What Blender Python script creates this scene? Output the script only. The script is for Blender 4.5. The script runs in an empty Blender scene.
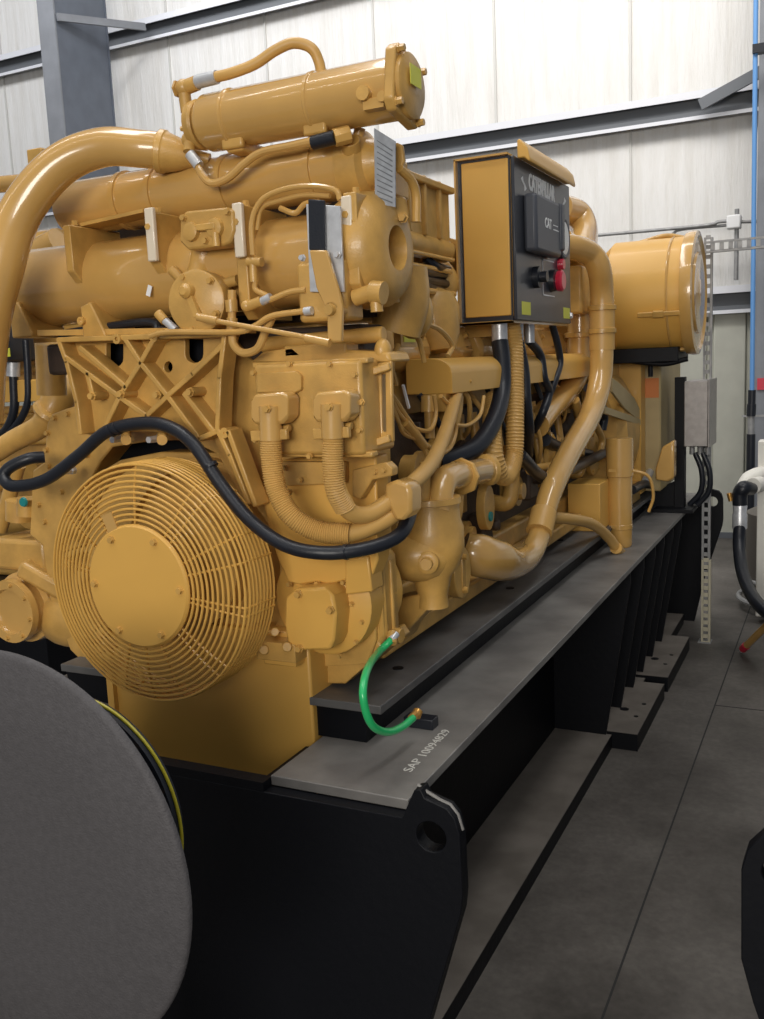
import bpy, bmesh, math, random
from mathutils import Vector, Matrix
random.seed(7)
C = bpy.context.scene.collection
SC = bpy.context.scene
# ------------------------------------------------------------------ camera
F = 940.0; CAM = Vector((0, 0, 1.65))
RM = (Matrix.Rotation(math.radians(26.3), 3, 'Z') @ Matrix.Rotation(math.radians(81.23), 3, 'X')
      @ Matrix.Rotation(math.radians(-2.57), 3, 'Z'))
cd = bpy.data.cameras.new('camera'); cam = bpy.data.objects.new('camera', cd); C.objects.link(cam)
cd.sensor_fit = 'VERTICAL'; cd.sensor_height = 24; cd.lens = 24 * F / 1019; cd.clip_start = .02; cd.clip_end = 200
cam.matrix_world = Matrix.Translation(CAM) @ RM.to_4x4(); SC.camera = cam

def P(px, py, X=None, Y=None, Z=None):
    """the point of the place seen at a photo position, on the plane X=, Y= or Z="""
    d = RM @ Vector(((px - 382) / F, -(py - 509.5) / F, -1))
    for i, v in enumerate((X, Y, Z)):
        if v is not None: return CAM + d * ((v - CAM[i]) / d[i])
def PP(lst, **k): return [P(x, y, **k) for x, y in lst]
V = Vector
# ------------------------------------------------------------------ materials
def mat(name, col, rough=.5, metal=0, coat=0, bump=0, bscale=40, var=0, vscale=6, spec=.5, vcol=None, emit=None, detail=4):
    m = bpy.data.materials.new(name); m.use_nodes = True; nt = m.node_tree; b = nt.nodes['Principled BSDF']
    b.inputs['Base Color'].default_value = (*col, 1); b.inputs['Roughness'].default_value = rough
    b.inputs['Metallic'].default_value = metal; b.inputs['Coat Weight'].default_value = coat
    b.inputs['Coat Roughness'].default_value = .07; b.inputs['Specular IOR Level'].default_value = spec
    tc = nt.nodes.new('ShaderNodeTexCoord')
    if var or vcol:
        n = nt.nodes.new('ShaderNodeTexNoise'); n.inputs['Scale'].default_value = vscale; n.inputs['Detail'].default_value = detail
        nt.links.new(tc.outputs['Object'], n.inputs['Vector'])
        r = nt.nodes.new('ShaderNodeValToRGB'); r.color_ramp.elements[0].position = .35; r.color_ramp.elements[1].position = .68
        c2 = vcol if vcol else tuple(min(1, c * (1 + var)) for c in col)
        c1 = col if vcol else tuple(c * (1 - var) for c in col)
        r.color_ramp.elements[0].color = (*c1, 1); r.color_ramp.elements[1].color = (*c2, 1)
        nt.links.new(n.outputs['Fac'], r.inputs['Fac']); nt.links.new(r.outputs['Color'], b.inputs['Base Color'])
    if bump:
        n2 = nt.nodes.new('ShaderNodeTexNoise'); n2.inputs['Scale'].default_value = bscale; n2.inputs['Detail'].default_value = 5
        nt.links.new(tc.outputs['Object'], n2.inputs['Vector'])
        bp = nt.nodes.new('ShaderNodeBump'); bp.inputs['Strength'].default_value = bump; bp.inputs['Distance'].default_value = .004
        nt.links.new(n2.outputs['Fac'], bp.inputs['Height']); nt.links.new(bp.outputs['Normal'], b.inputs['Normal'])
    if emit:
        b.inputs['Emission Color'].default_value = (*emit[:3], 1); b.inputs['Emission Strength'].default_value = emit[3]
    return m
YEL = mat('yellow_paint', (.56, .325, .092), .27, coat=.85, bump=.06, bscale=60, var=.05, vscale=9)
YEL2 = mat('yellow_cast_paint', (.55, .318, .082), .38, coat=.15, bump=.18, bscale=260, var=.16, vscale=14)
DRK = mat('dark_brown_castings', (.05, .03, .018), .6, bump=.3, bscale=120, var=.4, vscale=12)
YELF = mat('yellow_sheet_paint', (.66, .372, .080), .42, coat=.12, var=.04, vscale=4)
YELH = mat('yellow_hose', (.57, .333, .095), .42, var=.06)
YELG = mat('greyish_yellow_paint', (.42, .32, .15), .5, var=.08)
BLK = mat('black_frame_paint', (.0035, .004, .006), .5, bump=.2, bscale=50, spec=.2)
TOPM = mat('dusty_lit_grey_steel', (.125, .118, .112), .5, bump=.3, bscale=30, vcol=(.23, .22, .205), vscale=5, detail=8)  # dust, plus overhead light on black paint put into the grey
TOPD = mat('dusty_lit_dark_steel', (.07, .068, .068), .5, bump=.3, bscale=30, vcol=(.13, .127, .122), vscale=7, detail=8)  # mounting plates: dust and painted overhead light in a darker grey
PLT = mat('dusty_brown_steel', (.11, .095, .08), .7, vcol=(.17, .15, .13), vscale=7, detail=8)
RUB = mat('black_rubber', (.012, .014, .02), .38, bump=.15, bscale=200, spec=.45)
BOXB = mat('black_panel_paint', (.03, .033, .042), .35, coat=.1)
BOXG = mat('charcoal_plastic', (.065, .07, .085), .45)
STEEL = mat('galvanised_steel', (.62, .63, .65), .35, metal=.45, var=.12, vscale=40)
STL2 = mat('brushed_stainless', (.30, .28, .27), .42, metal=.55, var=.1, vscale=30)
GAL = mat('grey_galvanised_strut', (.30, .30, .30), .5, metal=.3, var=.15, vscale=20)
BEAM = mat('grey_beam_paint', (.10, .115, .145), .5, var=.08)
BEAML = mat('lit_beam_paint', (.20, .21, .23), .5, var=.08)  # paler copy of the beam paint, light on front faces put into colour
GIRT = mat('grey_girt_paint', (.13, .14, .155), .5)
GIRTW = mat('white_girt_edge', (.75, .76, .80), .4)
PALE = mat('pale_sheen_paint', (.72, .62, .48), .3, coat=.3)  # glossy reflection on the bracket fronts put into the colour
GRN = mat('green_hose', (.02, .42, .13), .3, coat=.4, var=.06)
BLUE = mat('blue_pipe', (.12, .30, .62), .4)
WHT = mat('white_paint', (.72, .70, .64), .45, var=.05)
PAPER = mat('white_label', (.8, .8, .8), .5)
LBLY = mat('yellow_label', (.62, .62, .06), .5)
LBLO = mat('orange_label', (.62, .20, .05), .6)
RED = mat('red_plastic', (.55, .02, .05), .35, coat=.3)
TEAL = mat('teal_plug', (.01, .22, .22), .5)
BRASS = mat('brass', (.6, .32, .08), .35, metal=.7)
DISC = mat('charcoal_textured_cover', (.075, .071, .074), .6, bump=.35, bscale=260, var=.08, vscale=90, spec=.25)
RIMY = mat('yellow_edge_trim', (.42, .36, .02), .4)
CHALK = mat('chalk', (.55, .54, .5), .9)
GLASS = mat('dark_gauge_glass', (.10, .12, .14), .1, coat=1)
LAMPM = mat('lamp_glow', (1, 1, 1), .5, emit=(1, .97, .9, 18))
# ------------------------------------------------------------------ mesh builder
def basis(ax):
    ax = ax.normalized(); up = V((0, 0, 1)) if abs(ax.z) < .95 else V((0, 1, 0))
    a = ax.cross(up).normalized(); return a, ax.cross(a).normalized()
def spline(pts, n=8):
    pts = [V(p) for p in pts]
    if len(pts) < 3: n = max(n, 2)
    ex = [pts[0] * 2 - pts[1]] + pts + [pts[-1] * 2 - pts[-2]]; out = []
    for i in range(1, len(ex) - 2):
        p0, p1, p2, p3 = ex[i - 1:i + 3]
        for k in range(n):
            t = k / n
            out.append(.5 * ((2 * p1) + (p2 - p0) * t + (2 * p0 - 5 * p1 + 4 * p2 - p3) * t * t + (3 * p1 - p0 - 3 * p2 + p3) * t ** 3))
    out.append(pts[-1]); return out
class B:
    def __init__(s): s.bm = bmesh.new()
    def box(s, x0, x1, y0, y1, z0, z1):
        vs = [s.bm.verts.new((x, y, z)) for x in (x0, x1) for y in (y0, y1) for z in (z0, z1)]
        for f in ((0, 1, 3, 2), (4, 6, 7, 5), (0, 4, 5, 1), (2, 3, 7, 6), (0, 2, 6, 4), (1, 5, 7, 3)):
            s.bm.faces.new([vs[i] for i in f])
        return s
    def bar(s, p, q, w, h, up=(0, 0, 1)):
        """square bar from p to q; w across, h along up"""
        p, q, up = V(p), V(q), V(up); d = (q - p).normalized(); a = d.cross(up).normalized(); u = a.cross(d).normalized()
        r = []
        for e in (p, q): r.append([s.bm.verts.new(e + a * i * w / 2 + u * j * h / 2) for i, j in ((-1, -1), (1, -1), (1, 1), (-1, 1))])
        for i in range(4): s.bm.faces.new((r[0][i], r[0][(i + 1) % 4], r[1][(i + 1) % 4], r[1][i]))
        s.bm.faces.new(r[0][::-1]); s.bm.faces.new(r[1]); return s
    def lathe(s, o, ax, prof, seg=28):
        """prof: (distance along axis, radius)"""
        o, ax = V(o), V(ax).normalized(); a, b = basis(ax); rings = []
        for d, r in prof:
            if r <= 1e-6: rings.append([s.bm.verts.new(o + ax * d)])
            else: rings.append([s.bm.verts.new(o + ax * d + (a * math.cos(t) + b * math.sin(t)) * r) for t in [2 * math.pi * k / seg for k in range(seg)]])
        for A, Bq in zip(rings, rings[1:]):
            if len(A) == 1 and len(Bq) == 1: continue
            for k in range(seg):
                k2 = (k + 1) % seg
                if len(A) == 1: s.bm.faces.new((A[0], Bq[k], Bq[k2]))
                elif len(Bq) == 1: s.bm.faces.new((A[k], Bq[0], A[k2]))
                else: s.bm.faces.new((A[k], Bq[k], Bq[k2], A[k2]))
        if len(rings[0]) > 1: s.bm.faces.new(rings[0][::-1])
        if len(rings[-1]) > 1: s.bm.faces.new(rings[-1])
        return s
    def cyl(s, p, q, r, r2=None, seg=20):
        p, q = V(p), V(q); return s.lathe(p, q - p, [(0, r), ((q - p).length, r if r2 is None else r2)], seg)
    def sph(s, c, r, sx=1, sy=1, sz=1, seg=18):
        g = bmesh.ops.create_uvsphere(s.bm, u_segments=seg, v_segments=seg // 2 + 2, radius=r)
        for v in g['verts']: v.co = V((v.co.x * sx, v.co.y * sy, v.co.z * sz)) + V(c)
        return s
    def tube(s, pts, r, seg=12, n=8, curve=True, rib=None, cap=True):
        """swept tube; r is a number or one per given point; rib=(pitch, depth) makes it corrugated"""
        k0 = len(pts); path = spline(pts, n) if curve else [V(p) for p in pts]
        if rib:
            L = [0]
            for a, b in zip(path, path[1:]): L.append(L[-1] + (b - a).length)
            N = int(L[-1] / rib[0]) * 4; new = []; j = 0
            for i in range(N + 1):
                d = L[-1] * i / N
                while j < len(L) - 2 and L[j + 1] < d: j += 1
                new.append(path[j].lerp(path[j + 1], (d - L[j]) / max(1e-9, L[j + 1] - L[j])))
            path = new
        M = len(path); a = None; rings = []
        for i, p in enumerate(path):
            t = (path[min(i + 1, M - 1)] - path[max(i - 1, 0)]).normalized()
            if a is None: a, _ = basis(t)
            a = (a - t * a.dot(t)).normalized(); b = t.cross(a)
            if isinstance(r, (list, tuple)):
                u = i / (M - 1) * (k0 - 1); j = min(int(u), k0 - 2); rr = r[j] + (r[j + 1] - r[j]) * (u - j)
            else: rr = r
            if rib: rr -= rib[1] * (0, .7, 1, .7)[i % 4]
            rings.append([s.bm.verts.new(p + (a * math.cos(q) + b * math.sin(q)) * rr) for q in [2 * math.pi * k / seg for k in range(seg)]])
        for A, Q in zip(rings, rings[1:]):
            for k in range(seg): s.bm.faces.new((A[k], A[(k + 1) % seg], Q[(k + 1) % seg], Q[k]))
        if cap: s.bm.faces.new(rings[0][::-1]); s.bm.faces.new(rings[-1])
        return s
    def torus(s, c, ax, R, r, seg=48, ms=6):
        c = V(c); a, b = basis(V(ax)); ax = V(ax).normalized(); rings = []
        for k in range(seg):
            t = 2 * math.pi * k / seg; d = a * math.cos(t) + b * math.sin(t)
            rings.append([s.bm.verts.new(c + d * (R + r * math.cos(u)) + ax * r * math.sin(u)) for u in [2 * math.pi * j / ms for j in range(ms)]])
        for k in range(seg):
            A, Q = rings[k], rings[(k + 1) % seg]
            for j in range(ms): s.bm.faces.new((A[j], A[(j + 1) % ms], Q[(j + 1) % ms], Q[j]))
        return s
    def hexa(s, p, ax, r, h): return s.lathe(p, ax, [(0, r * 1.25), (h * .25, r * 1.25), (h * .25, r), (h, r * .93)], 6 if r < .02 else 8)
    def plate(s, loops, vec):
        """flat plate from coplanar loops (outer first, then holes) pushed along vec"""
        vec = V(vec); t = bmesh.new(); es = []
        for lp in loops:
            vs = [t.verts.new(p) for p in lp]
            for i in range(len(vs)): es.append(t.edges.new((vs[i], vs[(i + 1) % len(vs)])))
        nrm = vec.normalized()
        bmesh.ops.triangle_fill(t, use_beauty=True, use_dissolve=False, edges=es, normal=nrm)
        ex = bmesh.ops.extrude_face_region(t, geom=t.faces[:])
        bmesh.ops.translate(t, verts=[v for v in ex['geom'] if isinstance(v, bmesh.types.BMVert)], vec=vec)
        bmesh.ops.recalc_face_normals(t, faces=t.faces[:])
        me = bpy.data.meshes.new('tmp'); t.to_mesh(me); t.free(); s.bm.from_mesh(me); bpy.data.meshes.remove(me); return s
ORG = {}
def link(o, parent):
    C.objects.link(o)
    if parent is not None: o.parent = parent; ORG[o.name] = ORG[parent.name]
def mk(name, b, m, parent=None, bevel=0, label=None, smooth=True, org=None):
    bm = b.bm; bmesh.ops.remove_doubles(bm, verts=bm.verts[:], dist=1e-6)
    bmesh.ops.recalc_face_normals(bm, faces=bm.faces[:])
    if parent is not None: o0 = ORG[parent.name]
    else:
        if org is None:
            xs = [v.co for v in bm.verts]; org = V(((min(v.x for v in xs) + max(v.x for v in xs)) / 2, (min(v.y for v in xs) + max(v.y for v in xs)) / 2, min(v.z for v in xs)))
        o0 = V(org)
    bmesh.ops.translate(bm, verts=bm.verts[:], vec=-o0)
    for f in bm.faces: f.smooth = smooth
    for e in bm.edges:
        if len(e.link_faces) == 2 and e.calc_face_angle(0) > .62: e.smooth = False
    me = bpy.data.meshes.new(name); bm.to_mesh(me); bm.free(); me.materials.append(m)
    o = bpy.data.objects.new(name, me)
    link(o, parent)
    if parent is None: ORG[o.name] = o0; o.location = o0
    if bevel:
        md = o.modifiers.new('bevel', 'BEVEL'); md.width = bevel; md.segments = 2; md.limit_method = 'ANGLE'; md.angle_limit = .7; md.harden_normals = False
    if label: o['label'] = label
    return o
def tag(o, label, cat, group=None):
    o['label'] = label; o['category'] = cat
    if group: o['group'] = group
    return o
def thing(name, loc, label, cat, group=None):
    o = bpy.data.objects.new(name, None); C.objects.link(o); o.location = loc; o.empty_display_size = .1; ORG[o.name] = V(loc); return tag(o, label, cat, group)
def struct(name, b, m, **k): o = mk(name, b, m, **k); o['kind'] = 'structure'; return o
def text(name, s, m, parent, origin, xdir, updir, h, depth=.0015, label=None, shear=0, w=1.0, bold=0):
    cu = bpy.data.curves.new('t', 'FONT'); cu.body = s; cu.size = h; cu.offset = h * bold; cu.extrude = depth; cu.shear = shear; cu.resolution_u = 3
    to = bpy.data.objects.new('t', cu); C.objects.link(to); bpy.context.view_layer.update()
    me = bpy.data.meshes.new_from_object(to.evaluated_get(bpy.context.evaluated_depsgraph_get()))
    bpy.data.objects.remove(to); bpy.data.curves.remove(cu)
    x = V(xdir).normalized(); z = x.cross(V(updir)).normalized(); y = z.cross(x)
    o0 = ORG[parent.name]
    for v in me.vertices: v.co = V(origin) + x * v.co.x * w + y * v.co.y + z * v.co.z - o0
    me.name = name; me.materials.clear(); me.materials.append(m)
    o = bpy.data.objects.new(name, me); link(o, parent)
    if label: o['label'] = label
    return o
def copy_tree(o, parent=None):
    c = o.copy(); C.objects.link(c); c.parent = parent
    for ch in list(o.children): copy_tree(ch, c)
    return c
NY = V((0, -1, 0)); PX = V((1, 0, 0)); UZ = V((0, 0, 1)); PY = V((0, 1, 0))
def bolts(parent, pts, ax, r=.006, h=.008, m=None, name='bolt'):
    first = None
    for p in pts:
        p = V(p)
        mk(name, B().hexa(p, V(ax), r, h), m or YEL2, parent)
def circ(c, ax, R, n, off=0): 
    a, b = basis(V(ax)); return [V(c) + (a * math.cos(2 * math.pi * k / n + off) + b * math.sin(2 * math.pi * k / n + off)) * R for k in range(n)]
XC = -1.38
# ================================================================== the setting
def wall_mat():
    m = mat('white_insulated_wall', (.78, .77, .74), .6); nt = m.node_tree; b = nt.nodes['Principled BSDF']
    tc = nt.nodes.new('ShaderNodeTexCoord'); mp = nt.nodes.new('ShaderNodeMapping'); mp.inputs['Scale'].default_value = (4, 1, .35)
    nt.links.new(tc.outputs['Object'], mp.inputs['Vector'])
    n = nt.nodes.new('ShaderNodeTexNoise'); n.inputs['Scale'].default_value = 3; n.inputs['Detail'].default_value = 8; n.inputs['Roughness'].default_value = .7
    nt.links.new(mp.outputs[0], n.inputs['Vector'])
    r = nt.nodes.new('ShaderNodeValToRGB'); r.color_ramp.elements[0].position = .3; r.color_ramp.elements[1].position = .6
    r.color_ramp.elements[0].color = (.72, .70, .66, 1); r.color_ramp.elements[1].color = (.82, .81, .79, 1)
    nt.links.new(n.outputs['Fac'], r.inputs['Fac']); nt.links.new(r.outputs[0], b.inputs['Base Color'])
    bp = nt.nodes.new('ShaderNodeBump'); bp.inputs['Strength'].default_value = .5; bp.inputs['Distance'].default_value = .05
    nt.links.new(n.outputs['Fac'], bp.inputs['Height']); nt.links.new(bp.outputs[0], b.inputs['Normal'])
    return m
def floor_mat():
    m = mat('dark_concrete_floor', (.1, .1, .1), .55, spec=.3); nt = m.node_tree; b = nt.nodes['Principled BSDF']
    tc = nt.nodes.new('ShaderNodeTexCoord'); n = nt.nodes.new('ShaderNodeTexNoise'); n.inputs['Scale'].default_value = 1.6; n.inputs['Detail'].default_value = 10; n.inputs['Roughness'].default_value = .65
    n2 = nt.nodes.new('ShaderNodeTexNoise'); n2.inputs['Scale'].default_value = 45; n2.inputs['Detail'].default_value = 6
    for q in (n, n2): nt.links.new(tc.outputs['Object'], q.inputs['Vector'])
    r = nt.nodes.new('ShaderNodeValToRGB'); r.color_ramp.elements[0].position = .3; r.color_ramp.elements[1].position = .7
    r.color_ramp.elements[0].color = (.055, .048, .042, 1); r.color_ramp.elements[1].color = (.19, .174, .158, 1)
    nt.links.new(n.outputs['Fac'], r.inputs['Fac'])
    mx = nt.nodes.new('ShaderNodeMix'); mx.data_type = 'RGBA'; mx.blend_type = 'MULTIPLY'; mx.inputs['Factor'].default_value = .5
    nt.links.new(r.outputs[0], mx.inputs['A']); nt.links.new(n2.outputs['Fac'], mx.inputs['B']); nt.links.new(mx.outputs['Result'], b.inputs['Base Color'])
    return m
WALLM = wall_mat(); FLM = floor_mat()
LINER = mat('greenish_liner_panel', (.50, .50, .43), .45, var=.05)
struct('floor', B().box(-12, 3.4, -3, 8.9, -.12, 0), FLM)
b = B()
for xa in (-.503, 1.9): b.box(xa - .003, xa + .003, -3, 8.64, 0.0, .0012)
for ya in (4.45, ): b.box(-.5, 3.3, ya - .003, ya + .003, 0.0, .0012)
struct('trim_1', b, mat('floor_joint_filler', (.02, .02, .02), .8))
struct('wall_back', B().box(-12, 3.4, 8.72, 8.9, 0, 9), WALLM)
struct('wall_left', B().box(-12.2, -12, -3, 8.9, 0, 9), WALLM)
# ribbed liner panels on the lower wall (up to the girt)
b = B(); x = -11.9
while x < 3.2:
    b.box(x, x + .26, 8.66, 8.72, .03, 2.0); b.box(x + .26, x + .32, 8.69, 8.72, .03, 2.0); x += .32
struct('trim_2', b, LINER, bevel=.01)
# seam battens on the insulation
b = B(); x = -11.5
while x < 3:
    b.box(x, x + .02, 8.705, 8.72, 2.1, 9); x += 1.22
struct('trim_3', b, mat('seam_tape', (.6, .59, .56), .5))
k = 4
for z in (2.03, 3.63, 5.26):
    w = B().box(-12, 3.3, 8.60, 8.71, z - .035, z - .02).box(-12, 3.3, 8.59, 8.605, z - .085, z - .02)
    w.box(-12, 3.3, 8.60, 8.71, z + .12, z + .135)
    w.box(-12, 3.3, 8.68, 8.71, z - .03, z + .13)
    struct('trim_%d' % k, w, GIRT); k += 1
    struct('trim_%d' % k, B().box(-12, 3.3, 8.585, 8.60, z + .085, z + .145).box(-12, 3.3, 8.583, 8.59, z - .085, z - .055), GIRTW); k += 1
struct('baseboard_back', B().box(-12, 3.3, 8.64, 8.66, 0, .05), GIRT)
# steel columns
def column(x, w, y0, y1, lab, web=.02):
    t = thing('steel_column', (x, (y0 + y1) / 2, 0), lab, 'column', 'steel wall columns')
    mk('flange', B().box(x - w / 2, x + w / 2, y0, y0 + .02, 0, 8.5), BEAML, t)
    mk('web', B().box(x - web / 2, x + web / 2, y0 + .02, y1, 0, 8.5), BEAM, t)
    mk('flange', B().box(x - w / 2, x + w / 2, y1, y1 + .02, 0, 8.5), BEAM, t)
    return t
lc = column(-7.145, .21, 7.5, 8.25, 'tall grey steel column at the far left against the white wall', web=.19)
cx = P(757, 200, Y=7.9).x
t = rc_ = column(cx + .15, .30, 7.9, 8.4, 'grey steel column at the right edge with a small red label')
p = P(760, 384, Y=7.89); mk('red_label', B().box(p.x - .02, p.x + .08, 7.888, 7.9, p.z - .045, p.z + .045), RED, t, label='red label')
a, c = P(57, 17, Y=7.52), P(145, 27, Y=8.49)
mk('brace_rod', B().bar(a, c, .03, .07), BEAML, lc)
a, c = P(700, 105, Y=8.46), P(764, 70, Y=8.46)
mk('brace_bar', B().bar(a, c + (c - a) * .3, .03, .09), GIRT, rc_)
# conduits on the wall
t = thing('wall_conduit', (-1.0, 8.5, 2.69), 'thin grey electrical conduits meeting in a white junction box on the wall', 'conduit')
mk('conduit_pipe', B().tube([P(480, 246, Y=8.4), P(590, 236, Y=8.4), P(700, 226, Y=8.4), P(718, 222, Y=8.4), P(730, 221, Y=8.4)], .014, n=6), GAL, t)
mk('conduit_pipe', B().tube([P(668, 243, Y=8.42), P(674, 233, Y=8.42), P(685, 229, Y=8.42), P(730, 225, Y=8.42)], .012, n=6), GAL, t)
mk('conduit_pipe', B().tube([P(738, 222, Y=8.4), P(764, 221, Y=8.4), P(800, 219, Y=8.4)], .014, n=4), GAL, t)
mk('conduit_pipe', B().cyl(P(736, 280, Y=8.4), P(737, 209, Y=8.4), .018), GAL, t)
p = P(734, 222, Y=8.38); mk('junction_box', B().box(p.x - .055, p.x + .055, 8.34, 8.45, p.z - .055, p.z + .055), PAPER, t, bevel=.012)
# blue air pipe
t = thing('blue_air_pipe', P(752, 400, Y=8.1), 'bright blue vertical air pipe with a valve beside the right column', 'pipe')
a, c = P(756.5, -60, Y=7.7), P(752, 392, Y=7.7)
mk('pipe', B().cyl(c, a, .017), BLUE, t)
mk('valve', B().cyl(P(751.5, 408, Y=7.7), P(752, 390, Y=7.7), .028).cyl(P(751, 416, Y=7.7), P(751.5, 404, Y=7.7), .034), RUB, t, label='black valve')
mk('drop_pipe', B().cyl(P(751, 440, Y=7.7), P(751, 412, Y=7.7), .025).box(c.x - .07, c.x + .12, 7.69, 7.71, P(751, 417, Y=7.7).z, P(751, 415, Y=7.7).z), GAL, t)
mk('drop_hose', B().cyl((P(750, 500, Y=7.7).x, 7.7, 0), P(751, 434, Y=7.7), .032), RUB, t)
z = P(754, 50, Y=7.7).z; mk('pipe_clip', B().box(c.x - .03, c.x + .2, 7.66, 7.74, z - .03, z + .03), RUB, t)
# ================================================================== base frame (skid)
ZR = .80; XI, XO = -1.07, -.75; XW = -1.085; Y0, Y1 = 1.575, 5.87
sk = thing('skid_base_frame', (XC, 3.7, 0), 'long black steel skid frame with dusty top painted lit grey carrying the yellow engine', 'base frame', 'skid base frames')
mk('rail_top', B().box(XI, XO, Y0, Y1, ZR - .022, ZR), TOPM, sk, bevel=.002, label='dusty rail top painted lit grey on the aisle side')
mk('rail_web', B().box(XW - .02, XW, Y0 + .03, Y1 - .02, .03, ZR - .022), BLK, sk)
mk('bottom_flange', B().box(XW - .1, -.842, Y0 + .02, 5.8, 0, .058), BLK, sk)
mk('flange_top', B().box(XW, -.843, Y0 + .02, 5.8, .058, .06), PLT, sk, label='dusty brown top of the lower flange')
LXI, LXO = 2 * XC - XI, 2 * XC - XO
mk('rail_top', B().box(LXO, LXI, Y0, Y1, ZR - .022, ZR), TOPM, sk)
mk('rail_web', B().box(LXI + .0, LXI + .02, Y0 + .03, Y1 - .02, .03, ZR - .022), BLK, sk)
mk('bottom_flange', B().box(LXO, LXI + .1, Y0 + .05, 5.8, 0, .03), PLT, sk)
# raised mounting plate on each rail
for (a, c, d) in ((XI - .02, -.905, 1), (LXI + .02, 2 * XC + .905, -1)):
    x0, x1 = min(a, c), max(a, c)
    mk('mounting_plate', B().box(x0, x1, 1.78, 5.3, .88, .90), TOPD, sk, bevel=.002)
    mk('mounting_web', B().box(x0, x1 - .05 if d > 0 else x1, 1.80, 5.28, ZR, .88), BLK, sk)
hp = [(398, 668, 14), (510, 588, 8), (560, 540, 5)]
for px, py, w in hp:
    p = P(px, py, Z=.901); mk('plate_hole', B().cyl((p.x, p.y, .9), (p.x, p.y, .902), .014, seg=16), BLK, sk)
# end plates with lifting ears
def ear_loop(y, s=1):
    """half outline on the aisle side, then mirrored"""
    xr = -.75
    R = [(xr, ZR - .024), (-.735, .80 + .01), (-.722, .838), (-.708, .842), (-.700, .825), (-.676, .818), (-.655, .812), (-.640, .795), (-.631, .765), (-.629, .64), (-.634, .60), (-.73, .28), (-.79, 0.0)]
    L = [(2 * XC - x, z) for x, z in R[::-1]]
    return [V((x, y, z)) for x, z in [(XI, ZR - .024)] + R + L + [(LXI, ZR - .024)]]
def hole(cx, cz, r, y, n=24): return [V((cx + r * math.cos(2 * math.pi * k / n), y, cz + r * math.sin(2 * math.pi * k / n))) for k in range(n)]
def endplate(y, th, nm='end_plate'):
    hx, hz = P(434, 822, Y=1.575).x, P(434, 822, Y=1.575).z
    lp = [ear_loop(y), hole(-.69, .748, .031, y), hole(2 * XC + .69, .748, .031, y)]
    return mk(nm, B().plate(lp, (0, th, 0)), BLK, sk, bevel=.002)
endplate(Y0 - .03, .035); endplate(Y1, .035)
mk('front_cap', B().box(LXI - .0, XI + .0, Y0 - .03, Y0 + .005, ZR - .024, ZR - .004), BLK, sk)
mk('ear_edge', B().tube([(-.722, Y0 - .0125, .842), (-.706, Y0 - .0125, .832), (-.676, Y0 - .0125, .8185), (-.655, Y0 - .0125, .8125), (-.640, Y0 - .0125, .7955), (-.631, Y0 - .0125, .765)], .0035, curve=False, seg=6), TOPM, sk)
# gussets and feet
feet = [(3.80, 4.46), (4.56, 5.28)]
for i, (ya, yb) in enumerate(feet):
    mk('foot_plate', B().box(XW, -.735, ya, yb, 0, .073), BLK, sk)
    mk('foot_top', B().box(XW, -.736, ya + .001, yb - .001, .073, .075), PLT, sk)
    for dx, dy, r in ((-.11, .27, .020), (-.045, .20, .010), (-.04, .36, .010)): mk('foot_hole', B().cyl((-.735 + dx, ya + dy, .075), (-.735 + dx, ya + dy, .0765), r, seg=16), BLK, sk)
for y in (3.79, 4.08, 4.36, 4.60, 4.86, 5.14):
    zb = .06; xb = -.865
    mk('gusset', B().plate([[V((XW, y, zb)), V((xb, y, zb)), V((XO - .01, y, ZR - .08)), V((XO - .01, y, ZR - .022)), V((XW, y, ZR - .022))]], (0, .014, 0)), BLK, sk)
for y in (2.4, 3.4, 4.4, 5.4): mk('cross_member', B().box(LXI + .02, XW - .02, y, y + .08, .4, ZR - .03), BLK, sk)
a = P(404, 772, Z=ZR); c = P(452, 727, Z=ZR); d = (c - a).normalized()
p0 = P(411, 772, Z=ZR + .0006)
text('chalk_writing', 'SAP 10094829', CHALK, sk, p0, (-.02, 1, 0), V((-1, 0, 0)), .03, .0003, label='white chalk writing', w=1.35)
# second frame at the right edge (only its ear shows)
s2 = thing('skid_base_frame', (.55, 1.66, 0), 'black lifting ear plate of another skid frame at the lower right edge', 'base frame', 'skid base frames')
yy = 1.63
R = [(-.02, .84), (-.06, .838), (-.1, .825), (-.128, .79), (-.138, .75), (-.136, .58), (-.115, .50), (-.02, .22), (.03, 0), (1.1, 0), (1.1, .8), (.0, .8)]
o = mk('end_plate', B().plate([[V((x, yy, z)) for x, z in R], hole(-.075, .755, .03, yy)], (0, .035, 0)), BLK, s2, bevel=.002)
mk('rail_top', B().box(.0, .3, yy + .035, 5.5, .778, .8), TOPM, s2); mk('rail_web', B().box(.14, .16, yy + .035, 5.5, 0, .778), BLK, s2)
# ================================================================== engine
en = thing('diesel_engine', (XC, 3.2, .9), 'large yellow industrial diesel engine with round fan guard, cross-ribbed bracket and stacked coolers', 'engine')
def E(name, b, m=YEL2, bevel=0, label=None, parent=None): return mk(name, b, m, parent or en, bevel=bevel, label=label)
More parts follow.
